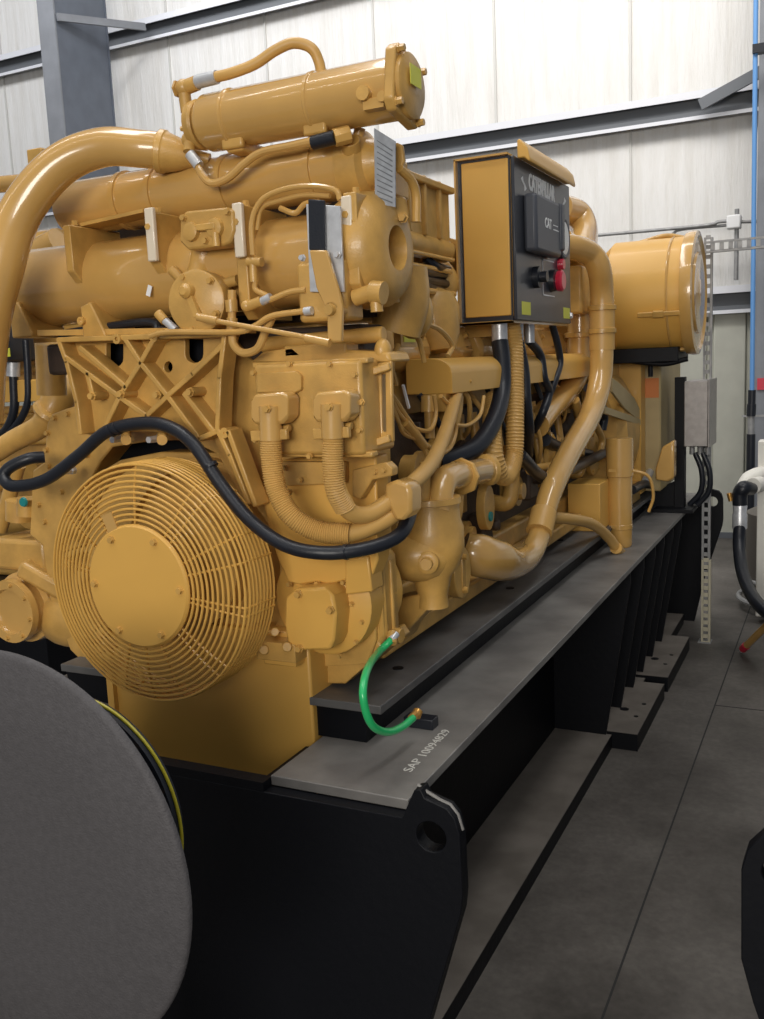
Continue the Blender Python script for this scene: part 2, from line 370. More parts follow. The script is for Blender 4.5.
# block
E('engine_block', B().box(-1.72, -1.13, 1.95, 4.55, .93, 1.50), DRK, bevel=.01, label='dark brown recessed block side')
E('block_skirt', B().box(-1.70, -1.07, 1.95, 4.55, .90, 1.05), YEL2, bevel=.01)
E('oil_pan', B().plate([[V((-1.66, 1.95, .60)), V((-1.10, 1.95, .60)), V((-1.09, 1.95, .93)), V((-1.68, 1.95, .93))]], (0, 2.5, 0)), YELF)
q = P(313, 720, Y=1.78)
o = E('front_support', B().box(-1.68, q.x, 1.78, 1.94, .66, 1.05), YELF, bevel=.006)
E('support_edge', B().box(-1.685, -1.665, 1.765, 1.78, .66, 1.03), YELF, parent=o)
E('support_ledge', B().box(P(268, 650, Y=1.76).x, P(300, 660, Y=1.76).x, 1.74, 1.82, P(290, 664, Y=1.76).z, P(290, 654, Y=1.76).z), YELF, bevel=.003, parent=o)
# front cover plate
YF = 1.85
out = [(47, 424), (52, 414), (62, 410), (78, 405), (62, 350), (60, 342), (232, 336), (250, 360), (370, 362), (374, 470), (376, 640), (368, 664), (300, 668), (276, 640), (250, 690), (110, 690), (70, 650), (50, 600), (42, 545), (30, 535), (33, 470), (44, 462)]
hl = [(93, 476), (100, 462), (112, 447), (150, 441), (190, 440), (212, 452), (160, 452), (120, 460)]
o = E('front_cover', B().plate([PP(out, Y=YF), PP(hl, Y=YF)], (0, .09, 0)), bevel=.004)
mk('cavity_shade', B().box(P(90, 470, Y=1.93).x, P(215, 470, Y=1.93).x, 1.925, 1.94, P(150, 478, Y=1.93).z, P(150, 436, Y=1.93).z), BLK, o)  # black block painted as the shade inside the cover opening
bolts(o, PP([(55, 418), (68, 414), (48, 433), (47, 450), (49, 466), (46, 480), (62, 492), (45, 522), (88, 455), (39, 505), (56, 560), (62, 590)], Y=YF), NY, .007, .01)
bolts(o, PP([(126, 438), (162, 438), (74, 470), (210, 474)], Y=YF - .05), NY, .009, .05, STEEL)
# ribbed mounting bracket
YB = 1.73
out = [(58, 340), (226, 334), (222, 375), (218, 427), (228, 431), (234, 450), (255, 506), (244, 502), (222, 462), (214, 440), (199, 440), (180, 432), (120, 432), (100, 436), (80, 434), (75, 395)]
def pxcirc(cx, cy, rx, ry, n=14): return [(cx + rx * math.cos(2 * math.pi * k / n), cy + ry * math.sin(2 * math.pi * k / n)) for k in range(n)]
def uslot(x0, x1, y0, y1): m = (x0 + x1) / 2; r = (x1 - x0) / 2; return [(x0, y0)] + [(m - r * math.cos(t), y1 - r + r * math.sin(t)) for t in [math.pi * k / 8 for k in range(9)]] + [(x1, y0)]
br = E('mounting_bracket', B().plate([PP(out, Y=1.775), PP(uslot(106, 123, 343, 367), Y=1.775), PP(uslot(185, 203, 339, 363), Y=1.775), PP(pxcirc(168, 367, 4.2, 5.5), Y=1.775)], (0, .018, 0)), bevel=.002, label='cross-ribbed cast bracket')
mk('recess_shade', B().box(P(75, 350, Y=1.82).x, P(215, 350, Y=1.82).x, 1.825, 1.835, P(150, 372, Y=1.82).z, P(150, 338, Y=1.82).z), BLK, br)  # black panel standing for the shade behind the bracket slots
segs = [((58, 340), (226, 334)), ((58, 340), (66, 362)), ((66, 362), (76, 402)), ((76, 402), (80, 433)), ((66, 358), (119, 397)), ((119, 397), (146, 416)),
        ((80, 348), (125, 387)), ((124, 338), (140, 363)), ((154, 338), (140, 363)), ((140, 363), (125, 387)), ((140, 363), (167, 396)), ((119, 397), (103, 430)),
        ((146, 416), (167, 396)), ((167, 396), (192, 374)), ((192, 374), (222, 345)), ((224, 336), (219, 378)), ((219, 378), (217, 428)), ((167, 396), (199, 439)), ((199, 439), (217, 431)),
        ((184, 394), (212, 430)), ((87, 373), (92, 394)), ((217, 430), (229, 455)), ((229, 455), (248, 503)), ((228, 432), (255, 505)), ((125, 387), (119, 397))]
b = B()
for a, c in segs:
    a, c = P(*a, Y=YB), P(*c, Y=YB); d = (c - a).normalized() * .004
    b.bar(a - d + V((0, .024, 0)), c + d + V((0, .024, 0)), .0125, .05, up=(0, 1, 0))
E('bracket_rib', b, YEL2, bevel=.0025, parent=br)
for q in ((118, 339), (155, 337)):
    p = P(*q, Y=YB); E('bolt_boss', B().lathe(p + V((0, .05, 0)), NY, [(0, .0115), (.056, .0115), (.056, .005), (.04, .005), (.04, 0)], 16), parent=br)
bolts(br, PP([(93, 396), (122, 394), (158, 395), (191, 392)], Y=YB - .002), NY, .0085, .012)
for q in ((93, 396), (122, 394), (158, 395), (191, 392)):
    p = P(*q, Y=YB); E('bolt_pillar', B().cyl(p, p + V((0, .05, 0)), .0105), parent=br)
p = P(224, 433, Y=YB - .001); E('bolt_boss', B().lathe(p + V((0, .045, 0)), NY, [(0, .012), (.045, .012), (.045, .003), (.035, 0)], 14), parent=br)
# ---- fan guard
FX, FZ, FR = -1.387, 1.19, .268
fg = E('fan_guard', B(), YEL) if False else None
b = B(); N = 11
for k in range(N + 1):
    r = .137 + (FR - .137) * k / N; y = 1.578 + .02 * (k / N) ** 2
    b.torus((FX, y, FZ), PY, r, .0030, 72, 6)
for k in range(1, 9):
    b.torus((FX, 1.598 + .0135 * k, FZ), PY, FR + .002, .0029, 72, 6)
for dg in (90, 55, 47, 25, 13, -8, -12, -40, -47, -72, -90, -108, -135, -142, 172, 168, 145, 125):
    t = math.radians(dg); d = V((math.cos(t), 0, math.sin(t)))
    q = lambda r, y: V((FX, y, FZ)) + d * r
    b.tube([q(.13, 1.583), q(FR * .8, 1.590), q(FR, 1.602), q(FR + .003, 1.71)], .0028, curve=False, seg=6)
fg = E('fan_guard', b, YELF, label='round spiral wire fan guard')
dp = E('cover_plate', B().lathe((FX, 1.585, FZ), NY, [(0, .135), (.010, .138), (.014, .134), (.014, 0)], 56), YELF, parent=fg, label='round flat yellow centre plate')
bolts(dp, circ((FX, 1.571, FZ), PY, .119, 6, 0), NY, .0075, .008)
p = P(110, 523, Y=1.575); E('tag_plate', B().bar(p + V((-.007, 0, .02)), p + V((.009, 0, -.02)), .03, .004, up=(0, 1, 0)), YEL, parent=fg)
E('crank_damper', B().lathe((FX, 1.85, FZ), NY, [(0, .2), (.05, .2), (.05, .14), (.1, .14), (.11, .05), (.19, .05), (.2, .12), (.255, .12), (.255, 0)], 40), YEL2)
E('fan_shroud', B().lathe((FX, 1.85, FZ), NY, [(0, FR - .01), (.03, FR - .01), (.03, FR - .03), (0.005, FR - .03)], 48), YEL2)
# ---- upper cooler tube
CZ, CY = 2.19, 1.80
xl, xr = P(203, 120, Y=CY).x, P(398, 85, Y=CY).x
uc = E('upper_oil_cooler', B().lathe((xl, CY, CZ), PX, [(0, .040), (.006, .052), (.02, .060), (xr - xl, .060)], 40), YEL, label='glossy yellow cooler cylinder on top')
for xx in (232, 316):
    p = P(xx, 110, Y=CY); E('weld_band', B().lathe((p.x, CY, CZ), PX, [(0, .060), (.002, .0625), (.008, .0625), (.010, .060)], 40), YEL, parent=uc)
# right flange
b = B(); sq = []
for k in range(4):
    t0 = math.radians(34 + 90 * k)
    for dt, r in ((-.15, .082), (.15, .082), (.55, .068), (1.02, .068)):
        sq.append(V((xr, CY + math.cos(t0 + dt) * r, CZ + math.sin(t0 + dt) * r)))
E('end_flange', B().plate([sq], (.022, 0, 0)), YEL2, bevel=.004, parent=uc)
cap = E('end_cap', B().lathe((xr + .022, CY, CZ), PX, [(0, .062), (.008, .062), (.012, .056), (.013, 0)], 36), YEL2, parent=uc)
bolts(uc, [V((xr + .022, CY + math.cos(math.radians(34 + 90 * k)) * .073, CZ + math.sin(math.radians(34 + 90 * k)) * .073)) for k in range(4)], PX, .0075, .014)
E('caution_label', B().box(xr + .040, xr + .0412, CY - .03, CY + .022, CZ - .004, CZ + .034), LBLY, parent=uc, label='yellow-green label')
# drain boss
p = P(365, 94, Y=CY - .06)
E('drain_boss', B().cyl(p + V((0, .03, 0)), p + V((0, -.012, 0)), .014).box(p.x - .005, p.x + .04, CY - .062, CY - .03, p.z - .03, p.z - .01).cyl(p + V((.04, .02, -.012)), p + V((.04, -.01, -.012)), .010), YEL2, parent=uc)
# left head
E('inlet_head', B().lathe((xl, CY, CZ), -PX, [(0, .05), (.006, .054), (.022, .050), (.028, .035), (.028, 0)], 24), YEL2, parent=uc)
bolts(uc, circ((xl - .02, CY, CZ), PX, .04, 5, .3), -PX, .006, .012)
e0 = P(187, 112, Y=CY); e1 = P(184, 88, Y=CY)
E('hose_elbow', B().tube([e0, e1 + V((0, 0, -.01)), e1], .014, seg=14).sph(e1, .019).cyl(e1, P(197, 83, Y=CY), .016).hexa(e1 - V((.02, 0, 0)), PX, .015, .02), YEL2, parent=uc)
E('hose_collar', B().cyl(P(197, 82, Y=CY), P(217, 77, Y=CY), .0145), STEEL, parent=uc, label='silver hose collar')
E('cooler_hose', B().tube([P(216, 77, Y=CY), P(232, 73, Y=CY), P(255, 64, Y=CY + .01), P(276, 50, Y=CY + .02), P(294, 43, Y=CY + .03), P(311, 48, Y=CY + .04), P(319, 62, Y=CY + .05), P(322, 80, Y=CY + .05)], .0115, seg=14), YELH, parent=uc)
# ---- second tube
Z2, Y2 = 2.085, 1.87
za, zb = P(230, 155, Y=Y2), P(230, 216, Y=Y2); Z2 = (za.z + zb.z) / 2; r2 = (za.z - zb.z) / 2 * .98
x0, x1 = P(64, 210, Y=Y2).x, P(352, 170, Y=Y2).x
st = E('coolant_header_tube', B().lathe((x0, Y2, Z2), PX, [(0, 0), (.003, r2 * .6), (.02, r2 * .93), (.04, r2), (x1 - x0, r2)], 40), YEL, label='glossy yellow header tube')
for xx in (125, 160, 230, 318):
    p = P(xx, 180, Y=Y2); E('clamp_band', B().lathe((p.x, Y2, Z2), PX, [(0, r2), (.001, r2 + .004), (.014, r2 + .004), (.015, r2)], 40), YEL, parent=st)
E('end_block', B().lathe((x1 - .01, Y2, Z2), PX, [(0, r2 * 1.05), (.05, r2 * 1.05), (.06, r2 * .8), (.09, r2 * .7), (.09, 0)], 24), YEL2, parent=st)
for xx in (241, 323):   # saddles between the two tubes
    p = P(xx, 150, Y=CY); E('saddle', B().box(p.x - .022, p.x + .022, 1.775, 1.87, Z2 + r2 * .72, CZ - .050).box(p.x - .027, p.x + .027, 1.765, 1.78, Z2 + r2 * .8, Z2 + r2 * 1.2), YEL2, bevel=.005, parent=st)
# ---- third, large tube
Y3 = 1.87
za, zb = P(60, 240, Y=Y3), P(60, 326, Y=Y3); Z3, r3 = (za.z + zb.z) / 2 - .008, (za.z - zb.z) / 2 * .93
E('gap_shade', B().box(-1.78, -.98, 1.99, 2.02, 1.76, 2.12), DRK)  # dark sheet added to paint the shade in the gap between tubes
x0, x1 = P(9, 285, Y=Y3).x, P(352, 250, Y=Y3).x
lt = E('aftercooler_tube', B().lathe((x0, Y3, Z3), PX, [(0, 0), (.002, r3 * .5), (.012, r3 * .8), (.03, r3 * .96), (.05, r3), (x1 - x0, r3)], 48), YEL, label='large yellow cooler cylinder')
# flared turbine end
xt = P(350, 250, Y=1.83).x; ct = V((xt, 1.84, P(372, 250, Y=1.83).z))
E('turbine_outlet', B().lathe(ct, PX, [(-.02, .10), (.0, .112), (.03, .122), (.075, .118), (.10, .098), (.108, .07), (.108, .046), (.07, .040), (.05, 0)], 44), YEL2, bevel=0)
bolts(lt, [P(352, 222, Y=1.74), P(372, 300, Y=1.76), P(384, 295, Y=1.78)], NY, .008, .012)
# vertical clamp brackets holding the tubes
def clampb(px, ytop, ybot, w, ln=1, yf=1.745, foot=True, m=None):
    a, c = P(px, ytop, Y=yf), P(px, ybot, Y=yf)
    g = B().plate([[V((a.x - w / 2, yf, a.z)), V((a.x - w / 2, 1.92, a.z)), V((a.x - w / 2, 1.92, c.z)), V((a.x - w / 2, yf + .03, c.z)), V((a.x - w / 2, yf, c.z + .03))]], (w, 0, 0))
    o = E('tube_bracket', g, YEL2, bevel=.003)
    bolts(o, [a + V((0, .03, .001))], UZ, .008, .012)
    return o, a, c
clampb(66, 225, 285, .022); clampb(150, 212, 275, .028); clampb(238, 205, 320, .028); clampb(349, 192, 300, .030, yf=1.73)
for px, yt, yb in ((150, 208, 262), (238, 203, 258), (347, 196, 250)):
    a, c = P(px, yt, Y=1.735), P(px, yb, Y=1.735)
    o = E('bracket_face', B().box(a.x - .012, a.x + .012, 1.727, 1.74, c.z, a.z), PALE, bevel=.003, label='front face with painted sheen')
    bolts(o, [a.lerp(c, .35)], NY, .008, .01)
for px in (16, 88):
    a, c = P(px, 306, Y=1.77), P(px, 338, Y=1.77)
    E('tube_foot', B().plate([[V((a.x - .025, 1.77, a.z)), V((a.x + .005, 1.77, a.z + .01)), V((a.x + .045, 1.77, c.z + .01)), V((a.x + .045, 1.77, c.z)), V((a.x - .025, 1.77, c.z))]], (0, .12, 0)), YEL2, bevel=.004)
p = P(80, 321, Y=1.76); E('drain_plug', B().lathe(p, NY, [(-.03, .010), (0, .010), (0, .005), (-.01, 0)], 14))
p = P(75, 330, Y=1.76); 
E('tube_shelf', B().bar(P(72, 230, Y=1.82), P(152, 212, Y=1.80), .06, .008), YEL2)
E('support_bar', B().bar(P(45, 333, Y=1.80), P(250, 330, Y=1.80), .05, .014), YEL2)
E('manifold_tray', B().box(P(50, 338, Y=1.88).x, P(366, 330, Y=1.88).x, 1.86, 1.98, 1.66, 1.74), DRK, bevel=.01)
p = P(149, 291, Y=Y3 - .1); E('white_sticker', B().bar(p + V((-.004, 0, -.011)), p + V((.005, 0, .012)), .012, .002, up=(0, 1, 0)), PAPER)
# dark hollow between the tubes
E('rear_manifold', B().cyl((-1.7, 2.06, 1.84), (-.96, 2.06, 1.84), .09), YEL2)
# ---- big swept pipe at upper left
pt = [P(-20, 420, Y=1.58), P(-14, 330, Y=1.60), P(2, 265, Y=1.63), P(16, 222, Y=1.66), P(38, 187, Y=1.69), P(68, 160, Y=1.72), P(105, 147, Y=1.75), P(142, 149, Y=1.77), P(162, 151, Y=1.79)]
sp = E('swept_air_pipe', B().tube(pt, [.052, .052, .051, .049, .047, .045, .043, .041, .040], seg=28), YEL, label='thick yellow swept pipe')
a, c = P(158, 151, Y=1.79), P(193, 157, Y=1.82); d = (c - a).normalized()
E('pipe_clamp', B().lathe(a, d, [(0, .044), (.004, .048), (.016, .048), (.02, .044)], 30).lathe(a + d * .02, d, [(0, .044), (.03, .036), (.08, .016), (.1, .014)], 30), YEL2, parent=sp)
# ---- regulator housing and actuator
Yr = 1.72
rp = [(181, 216), (186, 211), (226, 207), (233, 210), (234, 230), (230, 243), (222, 246), (188, 250), (180, 242)]
rg = E('regulator_housing', B().plate([PP(rp, Y=Yr)], (0, .05, 0)), YEL2, bevel=.005)
for q, rr in (((192, 232), .021), ((216, 228), .021)):
    p = P(*q, Y=Yr); E('round_boss', B().lathe(p, NY, [(0, rr), (.010, rr * .9), (.012, rr * .6), (.012, 0)], 20), parent=rg)
p, p2 = P(197, 228, Y=Yr - .008), P(216, 226, Y=Yr - .008); E('crossbar', B().bar(p, p2, .012, .014), parent=rg, bevel=.002)
p = P(219, 243, Y=Yr); E('drain_stub', B().cyl(p + V((0, -.01, .02)), p + V((0, -.01, -.008)), .008), parent=rg)
bolts(rg, PP([(184, 218), (228, 212), (206, 241)], Y=Yr), NY, .007, .009)
E('regulator_neck', B().tube([P(210, 225, Y=1.80), P(205, 262, Y=1.80), P(200, 285, Y=1.78)], .035, seg=18), YEL2)
E('neck_flange', B().tube([P(172, 270, Y=1.76), P(196, 290, Y=1.76), P(238, 280, Y=1.76)], .012), YEL2)
cc = P(198, 302, Y=1.72)
rc = E('round_cover', B().lathe(cc, V((.12, -1, 0)), [(-.06, .066), (0, .070), (.008, .069), (.012, .062), (.012, 0)], 32), YEL2)
bolts(rc, circ(cc + V((0, -.006, 0)), PY, .060, 5, .5), NY, .007, .012)
p = P(188, 291, Y=1.705); E('lever_hub', B().lathe(p, NY, [(-.01, .018), (.012, .016), (.02, .009), (.02, 0)], 18).bar(p, P(198, 316, Y=1.70), .014, .012, up=(0, 1, 0)), YEL2, parent=rc)
E('linkage_rod', B().tube(PP([(197, 317), (222, 322), (300, 336), (328, 343)], Y=1.67), .0055, curve=False, seg=10).cyl(P(198, 317, Y=1.672), P(218, 321, Y=1.672), .009).cyl(P(306, 338, Y=1.672), P(330, 343, Y=1.672), .009), YEL)
E('lever_arm', B().plate([PP([(309, 250), (326, 250), (338, 290), (342, 306), (341, 342), (327, 342), (327, 312), (316, 288)], Y=1.675)], (0, .012, 0)), YEL, bevel=.003)
p = P(331, 310, Y=1.675); E('pivot', B().lathe(p, NY, [(-.05, .016), (0, .016), (0.0, .012), (.012, .010), (.012, 0)], 18), YEL2)
E('name_plate', B().plate([PP([(306, 204), (340, 206), (344, 292), (310, 292)], Y=1.70)], (0, .006, 0)), STEEL, bevel=.001, label='bare metal plate')
E('black_strap', B().plate([PP([(308, 199), (324, 200), (325, 251), (309, 250)], Y=1.69)], (0, .007, 0)), RUB, bevel=.002, label='black rubber strap')
E('actuator_housing', B().box(P(300, 250, Y=1.73).x, P(348, 250, Y=1.73).x, 1.71, 1.79, P(320, 322, Y=1.73).z, P(320, 262, Y=1.73).z), YEL2, bevel=.008)
bolts(en, PP([(303, 258), (338, 255)], Y=1.695), NY, .006, .01, STEEL)
# ---- thin pipes at the front
def pipe(pts, r, Y=None, m=YEL, name='thin_pipe', **k): return E(name, B().tube([P(*q[:2], Y=(q[2] if len(q) > 2 else Y)) for q in pts], r, seg=10, **k), m)
pipe([(196, 163), (203, 176), (212, 183), (228, 178), (245, 163), (262, 152), (290, 146), (316, 140)], .0085, 1.76, name='oil_line')
o = E('hose_collar', B().cyl(P(190, 154, Y=1.76), P(199, 166, Y=1.76), .012), STEEL, label='silver hose collar')
E('line_fitting', B().cyl(P(189, 152, Y=1.77), P(190, 138, Y=1.78), .013).sph(P(189, 140, Y=1.78), .017), YEL2)
E('black_sleeve', B().cyl(P(313, 143, Y=1.76), P(336, 137, Y=1.76), .0145), RUB, label='black rubber sleeve')
E('line_fitting', B().cyl(P(334, 138, Y=1.76), P(350, 134, Y=1.78), .018, seg=8).cyl(P(350, 140, Y=1.8), P(352, 152, Y=1.82), .02).cyl(P(356, 150, Y=1.84), P(360, 128, Y=1.84), .012), YEL2, bevel=.001)
pipe([(253, 255), (252, 222), (262, 200), (285, 189), (312, 186), (335, 190), (340, 200)], .006, 1.73)
pipe([(257, 230), (262, 208), (282, 200), (305, 195), (330, 196)], .005, 1.74)
pipe([(280, 208), (295, 213), (305, 204), (320, 202)], .006, 1.76)
E('pipe_union', B().cyl(P(253, 258, Y=1.73), P(254, 282, Y=1.73), .009).cyl(P(248, 262, Y=1.73), P(262, 262, Y=1.73), .010), YEL2)
pipe([(255, 282), (256, 290), (270, 298), (262, 304)], .006, 1.73)
pipe([(270, 300), (290, 292), (306, 290)], .0065, 1.71)
E('pipe_elbow', B().cyl(P(246, 307, Y=1.71), P(262, 301, Y=1.71), .011).sph(P(247, 306, Y=1.71), .013), YEL2)
E('silver_union', B().cyl(P(259, 303, Y=1.71), P(271, 297, Y=1.71), .009), STEEL, label='silver union')
pipe([(150, 336), (170, 332), (235, 332), (255, 326), (272, 316), (305, 311)], .0065, 1.70)
E('silver_union', B().cyl(P(305, 311.5, Y=1.70), P(312, 310.5, Y=1.70), .009), STEEL, label='silver union')
E('silver_union', B().cyl(P(162, 318, Y=1.72), P(176, 330, Y=1.72), .009), STEEL, label='silver union')
E('pipe_elbow', B().cyl(P(158, 313, Y=1.72), P(165, 321, Y=1.72), .011), YEL2)
pipe([(232, 290), (232, 330), (234, 345), (244, 353), (258, 348), (266, 330), (272, 318)], .009, 1.72, m=YELH, name='small_hose')
E('pipe_union', B().cyl(P(231, 300, Y=1.72), P(232, 312, Y=1.72), .013).cyl(P(232, 318, Y=1.72), P(232, 330, Y=1.72), .012), YEL2)
pipe([(60, 334), (145, 322), (160, 330), (180, 334)], .010, 1.80, m=RUB, name='black_cable')
# ---- boxed front housing to the right of the bracket
Yg = 1.70
gx0, gx1 = P(255, 400, Y=Yg).x, P(362, 400, Y=Yg).x; gz0, gz1 = P(310, 455, Y=Yg).z, P(310, 362, Y=Yg).z
gh = E('accessory_housing', B().box(gx0, gx1, Yg, YF, gz0, gz1), YEL2, bevel=.008)
E('housing_lip', B().box(gx0 - .008, gx1 + .012, Yg + .01, Yg + .04, gz1 - .008, gz1 + .004), YEL2, bevel=.003, parent=gh)
E('housing_lip', B().box(gx0 - .004, gx1 + .012, Yg + .01, Yg + .04, gz0 - .006, gz0 + .006), YEL2, bevel=.003, parent=gh)
E('upper_housing', B().plate([PP([(250, 362), (262, 352), (300, 346), (350, 350), (388, 352), (392, 362)], Y=1.78)], (0, .1, 0)), YEL2, bevel=.006)
bolts(gh, PP([(254, 373), (290, 364), (330, 364), (355, 375), (362, 402), (360, 430), (275, 455), (310, 456), (340, 456), (256, 440)], Y=Yg - .001), NY, .006, .008)
a = P(262, 368, Y=Yg - .004); c = P(298, 393, Y=Yg - .004)
E('cover_pad', B().plate([PP([(256, 374), (296, 371), (301, 376), (301, 390), (295, 393), (256, 393)], Y=Yg - .010)], (0, .012, 0)), YEL2, bevel=.003, parent=gh)
# side of the housing toward the aisle, with slotted frame
xs = gx1 + .002
Yq = 1.78
E('side_frame', B().plate([PP([(368, 364), (391, 361), (393, 442), (369, 447)], Y=Yq), PP([(381, 374), (385, 374), (386, 432), (382, 432)], Y=Yq)], (0, .012, 0)), YEL2, bevel=.003)
E('frame_bar', B().bar(P(362, 375, Y=1.76), P(390, 366, Y=1.77), .014, .016), YEL2, bevel=.003)
E('frame_bar', B().bar(P(362, 447, Y=1.76), P(390, 438, Y=1.77), .014, .016), YEL2, bevel=.003)
# two hose caps and hoses
for (x, y) in ((270, 412), (332, 410)):
    p = P(x, y, Y=Yg - .05)
    hc = E('hose_cap', B().plate([PP([(x - 19, y - 14), (x - 15, y - 18), (x + 13, y - 20), (x + 18, y - 16), (x + 18, y + 6), (x + 12, y + 12), (x - 15, y + 13), (x - 19, y + 8)], Y=Yg - .05)], (0, .045, 0)), YEL, bevel=.006)
    E('cap_neck', B().cyl(P(x + 1, y + 28, Y=Yg - .045), P(x, y - 6, Y=Yg - .045), .0235), YEL, parent=hc)
    bolts(hc, [P(x - 3, y - 3, Y=Yg - .068)], NY, .008, .008)
    E('clamp_ear', B().bar(P(x - 18, y + 24, Y=Yg - .04), P(x + 18, y + 22, Y=Yg - .04), .012, .022).cyl(P(x + 20, y - 8, Y=Yg - .02), P(x + 8, y - 6, Y=Yg - .02), .008).cyl(P(x + 20, y + 16, Y=Yg - .02), P(x + 8, y + 16, Y=Yg - .02), .008), YEL2, bevel=.002, parent=hc)
E('corrugated_hose', B().tube([P(271, 438, Y=1.655), P(272, 462, Y=1.655), P(277, 490, Y=1.655), P(292, 516, Y=1.66), P(318, 531, Y=1.68), P(350, 534, Y=1.70)], .0235, seg=20, n=10, rib=(.0048, .0022)), YELH, label='ribbed yellow hose')
E('smooth_hose', B().tube([P(346, 534, Y=1.70), P(366, 529, Y=1.73), P(390, 517, Y=1.78), P(410, 500, Y=1.83)], .0185, seg=16), YELH)
E('corrugated_hose', B().tube([P(333, 438, Y=1.655), P(333, 465, Y=1.655), P(336, 490, Y=1.66), P(345, 508, Y=1.68)], .0225, seg=20, n=10, rib=(.0048, .0022)), YELH, label='shorter ribbed yellow hose')
E('smooth_hose', B().tube([P(342, 503, Y=1.675), P(354, 514, Y=1.70), P(372, 513, Y=1.74), P(396, 496, Y=1.80), P(412, 484, Y=1.86), P(432, 462, Y=2.02), P(446, 430, Y=2.3), P(457, 392, Y=2.62)], .0185, seg=16), YELH)
p = P(398, 500, Y=1.78)
E('hose_clamp_block', B().plate([PP([(384, 484), (396, 480), (408, 484), (411, 492), (411, 512), (404, 521), (394, 520), (384, 500)], Y=1.765)], (0, .06, 0)), YEL, bevel=.008)
# black cable hose sweeping across the front
E('black_sweep_hose', B().tube([P(44, 457, Y=1.75), P(28, 459, Y=1.72), P(9, 468, Y=1.70), P(4, 478, Y=1.69), P(14, 486, Y=1.68), P(45, 480, Y=1.68), P(78, 456, Y=1.68), P(108, 431, Y=1.68), P(145, 423, Y=1.68), P(172, 428, Y=1.67), P(195, 446, Y=1.66), P(222, 486, Y=1.655), P(250, 520, Y=1.65), P(285, 545, Y=1.64), P(325, 553, Y=1.65), P(368, 548, Y=1.70), P(398, 536, Y=1.77), P(409, 518, Y=1.84), P(412, 495, Y=1.9)], .0150, seg=16), RUB, label='thick black hose')
b = B()
for q in ((112, 430, 1.68, 30), (211, 466, 1.658, -55), (346, 552, 1.67, 0), (118, 428, 1.68, 30)):
    p = P(q[0], q[1], Y=q[2]); t = math.radians(q[3]); b = B(); b.lathe(p - V((.004 * math.cos(t), 0, .004 * math.sin(t))), V((math.cos(t), 0, math.sin(t))), [(0, .0165), (.008, .0165)], 14); E('cable_tie', b, RUB)
E('hose_support', B().cyl(P(126, 432, Y=1.80), P(126, 440, Y=1.71), .012).cyl(P(162, 434, Y=1.80), P(162, 440, Y=1.71), .012), YEL2)
# ---- lower right front: flat upper wall, round housing, hex cover
Ya = 1.785
E('front_wall_panel', B().plate([PP([(272, 462), (300, 458), (345, 456), (376, 456), (378, 560), (366, 592), (352, 588), (345, 580), (330, 585), (318, 582), (300, 585), (288, 582), (276, 555), (262, 500)], Y=Ya)], (0, .06, 0)), YELF, bevel=.004)
o = E('drive_bracket', B().plate([PP([(280, 462), (345, 462), (345, 483), (280, 486)], Y=Ya - .02)], (0, .02, 0)).plate([PP([(352, 470), (386, 462), (392, 468), (392, 476), (372, 480), (360, 500), (352, 496)], Y=Ya - .03)], (0, .03, 0)), YEL2, bevel=.003)
bolts(o, PP([(285, 468), (300, 480), (375, 472), (384, 470), (290, 492)], Y=Ya - .031), NY, .006, .008)
rcx = P(322, 602, Y=1.80)
rh = E('round_gear_housing', B().lathe(rcx, PY, [(0, 0), (0, .118), (.004, .124), (.12, .128), (.16, .128)], 44), YELF)
E('housing_step', B().plate([PP([(345, 560), (368, 556), (372, 592), (345, 595)], Y=1.775)], (0, .06, 0)), YELF, bevel=.004, parent=rh)
hp = [(285, 598), (296, 589), (325, 587), (333, 596), (336, 614), (334, 640), (330, 650), (298, 651), (288, 646), (284, 625)]
hx = E('pump_cover', B().plate([PP(hp, Y=1.735)], (0, .07, 0)), YELF, bevel=.006)
bolts(hx, PP([(299, 594), (331, 610), (300, 648)], Y=1.735), NY, .008, .012)
bolts(rh, PP([(290, 584), (318, 583), (344, 582), (366, 588)], Y=1.79), NY, .006, .01)
E('low_fittings', B().cyl(P(262, 650, Y=1.76), P(264, 650, Y=1.72), .011).cyl(P(286, 646, Y=1.76), P(287, 647, Y=1.72), .011).cyl(P(275, 632, Y=1.78), P(275, 632, Y=1.74), .010).box(P(262, 655, Y=1.75).x, P(300, 655, Y=1.75).x, 1.73, 1.79, P(275, 658, Y=1.75).z, P(275, 640, Y=1.75).z), YEL2, bevel=.002)
bolts(rh, PP([(352, 604), (362, 622), (356, 642), (340, 656)], Y=1.798), NY, .005, .008)
# right flank of the front housing
E('housing_flank', B().plate([PP([(350, 545), (368, 548), (382, 560), (386, 636), (376, 652), (350, 650)], Y=1.86)], (0, .08, 0)), YEL2, bevel=.01)
E('flank_rib', B().bar(P(378, 552, Y=1.86), P(384, 636, Y=1.87), .014, .02).bar(P(388, 560, Y=1.90), P(392, 634, Y=1.90), .012, .02), YEL2, bevel=.003)
E('drain_fitting', B().cyl(P(385, 634, Y=1.90), P(402, 636, Y=1.90), .018).cyl(P(392, 632, Y=1.88), P(392, 644, Y=1.86), .012), YEL2, bevel=.002)
E('base_foot', B().plate([PP([(320, 668), (335, 655), (378, 640), (384, 650), (345, 684), (328, 684)], Y=1.86)], (0, .15, 0)), YEL2, bevel=.004)
